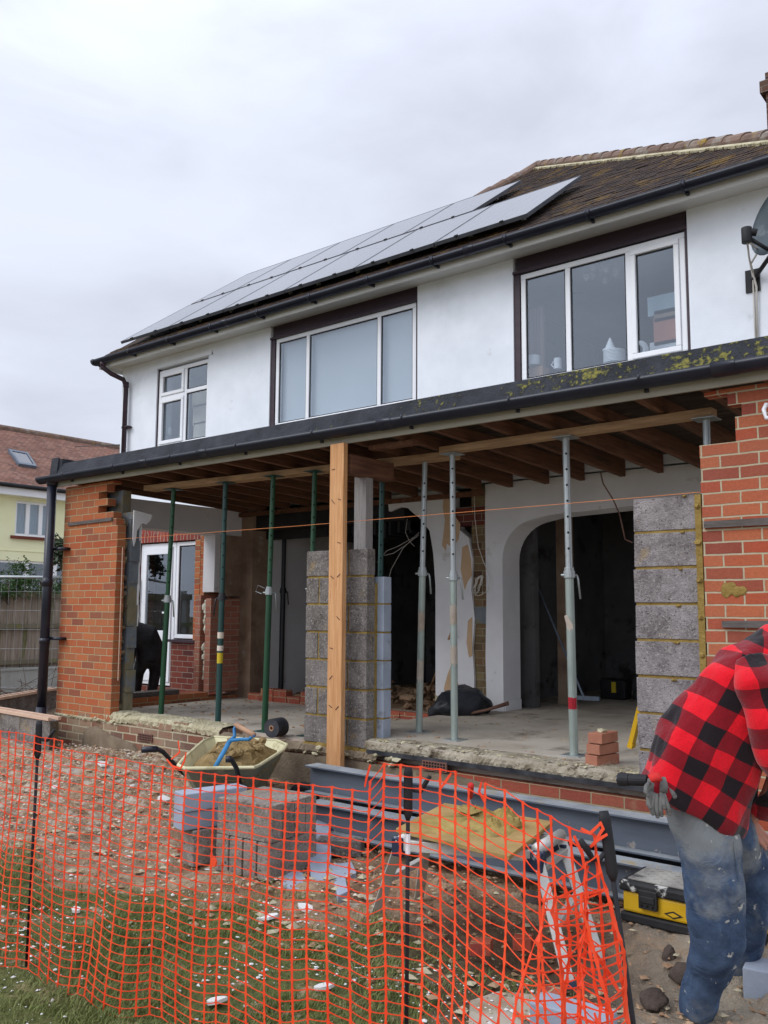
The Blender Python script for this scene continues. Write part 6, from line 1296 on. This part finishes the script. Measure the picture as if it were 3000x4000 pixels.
q=MB(); q.cyl(Zd(150,968,3.5),Zd(205,970,3.48),.0245,16); q.cyl(Zd(205,970,3.48),Zd(300,975,3.44),.0225,16); q.cyl(Zd(160,968,3.497),Zd(190,969,3.487),.026,16); q.build('handle_tube',m_black,th,bev=.003); MB().cyl(Zd(146,968,3.502),Zd(151,968,3.5),.018,14).build('end_cap',m_blkpl,th)
# bending worker in black beyond the side wall
WX,WY=-7.0,1.25; Zw=(Vector((WX,WY,.4))-CAM).dot(FW)
wk=thing('person','worker in black clothes bending down in front of the white door','person',tuple(du(318,1515,Zw)))
wp=lambda a,b,dz=0:du(a,b,Zw+dz)
q=MB()
loft(q,[(wp(318,1422),(.15,.14)),(wp(320,1392),(.15,.15)),(wp(312,1370,-.05),(.14,.16)),(wp(292,1362,-.1),(.12,.15)),(wp(275,1378,-.1),(.08,.1)),(wp(262,1395,-.1),(.06,.06)),(wp(255,1408,-.1),(.08,.08))],16)
loft(q,[(wp(309,1420),(.07,.08)),(wp(299,1455),(.05,.06)),(wp(295,1490),(.045,.05)),(wp(293,1515),(.04,.04)),(wp(288,1521),(.04,.04))],14)
loft(q,[(wp(333,1420,.1),(.07,.08)),(wp(335,1455,.12),(.05,.06)),(wp(330,1490,.12),(.045,.05)),(wp(326,1510,.12),(.04,.04)),(wp(320,1517,.1),(.04,.04))],14)
loft(q,[(wp(285,1385,-.2),.05),(wp(278,1430,-.2),.042),(wp(272,1465,-.2),.035)],10)
q.build('body',m_skin,wk,smooth=True,remesh=.02,smoothit=1)
q=MB()
loft(q,[(wp(321,1424),(.158,.155)),(wp(322,1395),(.17,.165)),(wp(314,1372,-.05),(.16,.175)),(wp(294,1364,-.1),(.135,.165)),(wp(276,1378,-.1),(.10,.12))],18)
loft(q,[(wp(288,1380,-.2),.07),(wp(280,1430,-.2),.058),(wp(274,1458,-.2),.05)],12); q.build('jacket',m_cloth,wk,smooth=True,remesh=.017,smoothit=2)
q=MB(); loft(q,[(wp(320,1418),(.15,.15)),(wp(306,1434),(.085,.12)),(wp(299,1455),(.066,.09)),(wp(295,1485),(.060,.075)),(wp(293,1510),(.055,.065))],16); loft(q,[(wp(326,1416,.05),(.13,.12)),(wp(335,1434,.1),(.082,.10)),(wp(335,1455,.12),(.070,.09)),(wp(330,1485,.12),(.062,.075)),(wp(326,1506,.12),(.056,.065))],16); q.build('trousers',m_cloth,wk,smooth=True,remesh=.017,smoothit=2)
q=MB(); q.ell(wp(291,1519,-.03),(.12,.07,.045),14,8); q.build('boot',m_black,wk,smooth=True); q=MB(); q.ell(wp(318,1517,.1),(.12,.07,.045),14,8); q.build('boot',m_black,wk,smooth=True)
q=MB(); q.ell(wp(254,1409,-.1),(.095,.10,.10),14,8,jit=.02); q.build('hair',m_hair,wk,smooth=True)
# tubs at the right edge
tbx=thing('mixing_tub','dark slate plastic tub standing under the steel beam at the right edge','tub',tuple(at(1665,2080,'z',-.5)))
a=at(1612,2085,'z',-.46); q=MB(); q.box(a.x+.06,a.x+.55,a.y+.25,a.y+.55,-.5,-.12); q.build('tub_body',mk('dark slate plastic',(.035,.045,.045),(.05,.065,.065),3,.6,.1,30),tbx,bev=.02)
a=at(1640,2170,'z',-.5); block('pale grey block on the slab at the right edge behind the jeans',(a.x+.12,a.y+.12,-.44),.15,(.40,.16,.13),m_aer,'aircrete blocks on the ground')
# ------------------------------------------------------------------ pins and barrier mesh
def pin(lab,top,base,hk):
    t=thing('fence_pin',lab,'fence pin',tuple(base),'black steel pins carrying the orange mesh'); top=Vector(top); base=Vector(base)
    d_=(top-base).normalized(); q=MB(); q.tube([base-d_*.05,top-d_*.16],.0068,8); q.build('rod',m_black,t,smooth=True)
    q=MB(); q.tube([top-d_*.17,top-d_*.15,top-d_*.02,top],[.007,(.0155,.008),(.0155,.008),(.012,.006)],10,ref=FW); q.build('flat_head',m_black,t,smooth=True)
    h0=top-d_*hk[0]; s=hk[1]; q=MB(); q.tube([h0,h0+RT*s*.022-UP*.028,h0+RT*s*.040-UP*.03,h0+RT*s*.06+UP*.002,h0+RT*s*.072+UP*.02],[.006,.007,.0075,.0085,.007],8); q.build('hook',m_black,t,smooth=True)
    return t
P1t=at(85,1557,'y',-3.16); P1b=Vector((-1.526,-3.16,-.5)); P2t=at(882,1656,'y',-3.0); P2b=Vector((.485,-3.0,-.5)); P3t=at(1304,1752,'y',-3.2); P3b=Vector((1.42,-3.2,-.5))
pin('leftmost black pin, standing in the grass by the downpipe corner',P1t,P1b,(.06,1)); pin('middle black pin with a small open hook below its head',P2t,P2b,(.05,1)); pin('leaning black pin at the bunched right-hand end of the mesh',P3t,P3b,(.09,-1))
pw=MB().cyl(P2b+(P2t-P2b)*.74,P2b+(P2t-P2b)*.80,.0085,8).build('white_tape',m_upvc,bpy.data.objects['fence_pin.001']) if 'fence_pin.001' in bpy.data.objects else None
bar=thing('barrier_mesh','orange plastic barrier mesh strung between three black pins across the foreground','barrier mesh',(0,-3.1,-.5))
def catm(P,t):
    i=int(min(max(t,0),len(P)-1.0001)); u=t-i; p0=P[max(i-1,0)];p1=P[i];p2=P[i+1];p3=P[min(i+2,len(P)-1)]
    return .5*((2*p1)+(-p0+p2)*u+(2*p0-5*p1+4*p2-p3)*u*u+(-p0+3*p1-3*p2+p3)*u*u*u)
def ribbon(q,pts,wid,nrm,th=.0016):
    # flat plastic strand with real thickness
    m=len(pts); V=[]
    for i in range(m):
        t=(pts[min(i+1,m-1)]-pts[max(i-1,0)]).normalized(); n_=(nrm[i]-t*nrm[i].dot(t)).normalized(); s=t.cross(n_)*wid[i]*.5; n_=n_*th*.5
        V+=[pts[i]+s+n_,pts[i]-s+n_,pts[i]-s-n_,pts[i]+s-n_]
    F=[]
    for i in range(m-1):
        for k in range(4): a=i*4+k; b=i*4+(k+1)%4; F.append((a,b,b+4,a+4))
    F+=[(3,2,1,0),tuple((m-1)*4+k for k in range(4))]; q.add(V,F)
wv=random.Random(17)
def mesh_sheet(name,grid,wc=.0064,wr=.0028,skip=None,twist=0):
    nr=len(grid); nc=len(grid[0]); q=MB(); nrm=lambda r,c:(((grid[r][min(c+1,nc-1)]-grid[r][max(c-1,0)]).cross(Vector((0,0,1)))).normalized()+Vector((0,0,.001)))
    for c in range(nc):
        pts=[];wd=[];nn_=[]
        for r in range(nr):
            if skip and skip(r,c): 
                if len(pts)>1: ribbon(q,pts,wd,nn_)
                pts=[];wd=[];nn_=[]; continue
            n0=nrm(r,c); pts.append(grid[r][c]); wd.append(wc*1.9); nn_.append(n0)
            if r<nr-1 and not(skip and skip(r+1,c)): pts.append((grid[r][c]+grid[r+1][c])/2); wd.append(wc); nn_.append(n0)
        if len(pts)>1: ribbon(q,pts,wd,nn_)
    for r in range(nr):
        for c in range(nc-1):
            if skip and (skip(r,c) or skip(r,c+1)): continue
            a,b=grid[r][c],grid[r][c+1]; sg=.0018+.002*wv.random(); L_=(b-a).length; pts=[];wd=[]
            for u in (0,.12,.35,.65,.88,1): pts.append(a+(b-a)*u-Vector((0,0,sg*(1-(2*u-1)**2)))); wd.append({0:wr*2.3,.12:wr*1.35,1:wr*2.3,.88:wr*1.35}.get(u,wr))
            n0=(b-a).cross(Vector((0,0,1))).normalized(); ribbon(q,pts,wd,[n0]*6)
    return q.build(name,m_barrier,bar)
# main sheet: path in plan, top line and foot line
path=[Vector((-3.6,-3.05,0)),Vector((-2.5,-3.20,0)),Vector((-1.526,-3.175,0)),Vector((-1.0,-3.13,0)),Vector((-.5,-3.10,0)),Vector((0,-3.07,0)),Vector((.485,-3.02,0)),Vector((.85,-3.07,0)),Vector((1.15,-3.18,0)),Vector((1.275,-3.215,0))]
topx=[-3.6,-2.2,-1.65,-1.55,-.606,-.288,.10,.355,.40,.548,.72,.83,1.20,1.40]; topz=[.50,.495,.505,.505,.485,.493,.505,.508,.572,.580,.583,.568,.512,.49]
# arc length columns
S_=[];acc=0;prev=None
for k in range(901):
    t=k/100; p=catm(path,t); 
    if prev is not None: acc+=(p-prev).length
    S_.append((acc,t)); prev=p
def at_s(s):
    a=[x[0] for x in S_]; t=np.interp(s,a,[x[1] for x in S_]); return catm(path,float(t))
sp=.072; nc=int(acc/sp); nr=31
grid=[]
cols=[]; s=.02
for c in range(nc+1): cols.append(at_s(c*sp+ .012*math.sin(c*1.3)))
for r in range(nr):
    row=[]; v=r/(nr-1)
    for c in range(nc+1):
        p=cols[c]; zt_=float(np.interp(p.x,topx,topz)); zb_=gzs(p.x,p.y)+.012+.02*math.sin(c*1.1)
        sh=max(0,p.x-.55); lean=.012*math.sin(c*.8)*v
        z=zt_+(zb_-zt_)*(v**1.0)
        if p.x<.37: z_t=.488
        z-=sh*.30*v*(1-v)*1.6
        off=Vector((0,0,0)); ph=math.sin(c*.55+v*3)*.016*v+math.sin(c*.23+1.3+v*2)*.022*v
        x=p.x+lean-.05*v*smoothstep(-.8,-1.5,np.array(p.x))*0+.02*math.sin(v*5+c*.3)*v
        x+=.13*v*max(0,(p.x-.95)/.32)
        if p.x>.9: x+=.022*math.sin(v*7+c*1.7)*v; z+=.010*math.sin(c*2.9+r*1.3)
        row.append(Vector((float(x),p.y+ph*.9-.03*v+ (.0),float(z)+wv.uniform(-.0015,.0015))))
    grid.append(row)
def skipf(r,c):
    x=cols[c].x
    if r==0 and x<.33 and not(x<-1.75): return x>-1.25
    if r==1 and .33<x<.37: return False
    if r==0 and .74<x<.80: return True
    return False
mesh_sheet('mesh_panel',grid,skip=skipf)
# bunched tail of the mesh folded back at the leaning pin
def tail(seed,ox,oy,nc2,x0t,x1t,x0b,x1b,zt0,zt1,zz,amp):
    rv=random.Random(seed); g=[]; nr2=24
    for r in range(nr2):
        v=r/(nr2-1); row=[]
        for c in range(nc2):
            u=c/(nc2-1); xt=x0t+(x1t-x0t)*u; xb=x0b+(x1b-x0b)*u; zt_=zt0+(zt1-zt0)*u
            x=xt+(xb-xt)*v; z=zt_+(-.47-zt_)*v
            x+=amp*math.sin(v*9+c*2.1+seed)*.6; z+=zz*(1 if (c%2) else -1)*.5*(.3+.7*v)+rv.uniform(-.006,.006)
            y=oy+.035*math.sin(c*1.9+v*4+seed)+.05*(.5-v)*.0-.02*v
            row.append(Vector((x+rv.uniform(-.004,.004),y+rv.uniform(-.006,.006),z)))
        g.append(row)
    return g
mesh_sheet('mesh_fold',tail(2,0,-3.235,6,1.12,1.285,.93,1.43,.36,.47,.016,.018),wc=.0060,wr=.0034)
mesh_sheet('mesh_fold',tail(5,0,-3.27,5,1.20,1.30,1.14,1.48,.36,.40,-.020,.026),wc=.0058,wr=.0034)
q=MB(); rv=random.Random(6)
for k in range(10):
    z=.40-rv.random()*.75; f=(.57-z)/1.07; c=P3t+(P3b-P3t)*f; a=c+Vector((rv.uniform(-.10,.0),-.03+rv.uniform(-.02,.02),rv.uniform(-.03,.03))); b=c+Vector((rv.uniform(-.06,.02),-.05+rv.uniform(-.02,.02),rv.uniform(-.1,.03))); m_=(a+b)/2+Vector((0,rv.uniform(-.02,.02),rv.uniform(-.01,.02))); nn_=Vector((rv.uniform(-.5,.5),-1,rv.uniform(-.3,.3))).normalized(); ribbon(q,[a,m_,b],[.006,.014,.006],[nn_]*3)
for a,b,c in (((1296,1775),(1303,1790),(1290,1810)),((1255,1790),(1275,1800),(1298,1778)),((1240,1805),(1258,1845),(1262,1875)),((1275,1830),(1290,1815),(1312,1802)),((800,1652),(792,1680),(788,1700)),((975,1670),(960,1692),(950,1705)),((385,1600),(388,1625),(370,1640)),((390,1660),(398,1645),(402,1625)),((390,1660),(372,1655),(360,1640)),((1040,1690),(1035,1710),(1048,1735))):
    y=-3.22 if a[0]>1200 else (-3.03 if a[0]>700 else -3.10); P=[at(*p,'y',y) for p in (a,b,c)]; ribbon(q,P,[.007,.009,.006],[Vector((0,-1,.1))]*3)
q.build('torn_strands',m_barrier,bar)
c=at(462,1862,'y',-3.12); MB().cyl(c+Vector((0,-.004,0)),c+Vector((0,.002,0)),.017,12).build('round_tag',m_barrier,bar)
# ------------------------------------------------------------------ separate pieces become separate parts
def split(o):
    bm=bmesh.new(); bm.from_mesh(o.data); bm.verts.ensure_lookup_table(); seen=set(); isl=[]
    for v in bm.verts:
        if v.index in seen: continue
        stk=[v]; seen.add(v.index); g=[]
        while stk:
            a=stk.pop(); g.append(a.index)
            for e in a.link_edges:
                b=e.other_vert(a)
                if b.index not in seen: seen.add(b.index); stk.append(b)
        isl.append(set(g))
    if len(isl)>1:
        base=o.name.split('.')[0]
        for g in isl[1:]:
            b2=bm.copy(); b2.verts.ensure_lookup_table(); bmesh.ops.delete(b2,geom=[v for v in b2.verts if v.index not in g],context='VERTS'); me=bpy.data.meshes.new(base); b2.to_mesh(me); b2.free()
            for m in o.data.materials: me.materials.append(m)
            n=bpy.data.objects.new(base,me); COL.objects.link(n); n.parent=o.parent; n.location=o.location
            for k in ('label',):
                if k in o: n[k]=o[k]
        bmesh.ops.delete(bm,geom=[v for v in bm.verts if v.index not in isl[0]],context='VERTS'); bm.to_mesh(o.data)
    bm.free()
for nm in ('interior_wall','window_trim','old_footing_brick','nailed_batten','corner_bracket','window_sill','rubber_foot','cross_rung','side_rail','end_roll','fence_rail','window_head_band','tape_wrap','partition_wall','mounting_foot','clamp','toothed_jamb','sole_timber','side_wall_base','right_inner_leaf','inner_wall','torn_mortar','cavity_foam','torn_strands'):
    for o in [o for o in bpy.data.objects if o.name.split('.')[0]==nm and o.type=='MESH']: split(o)
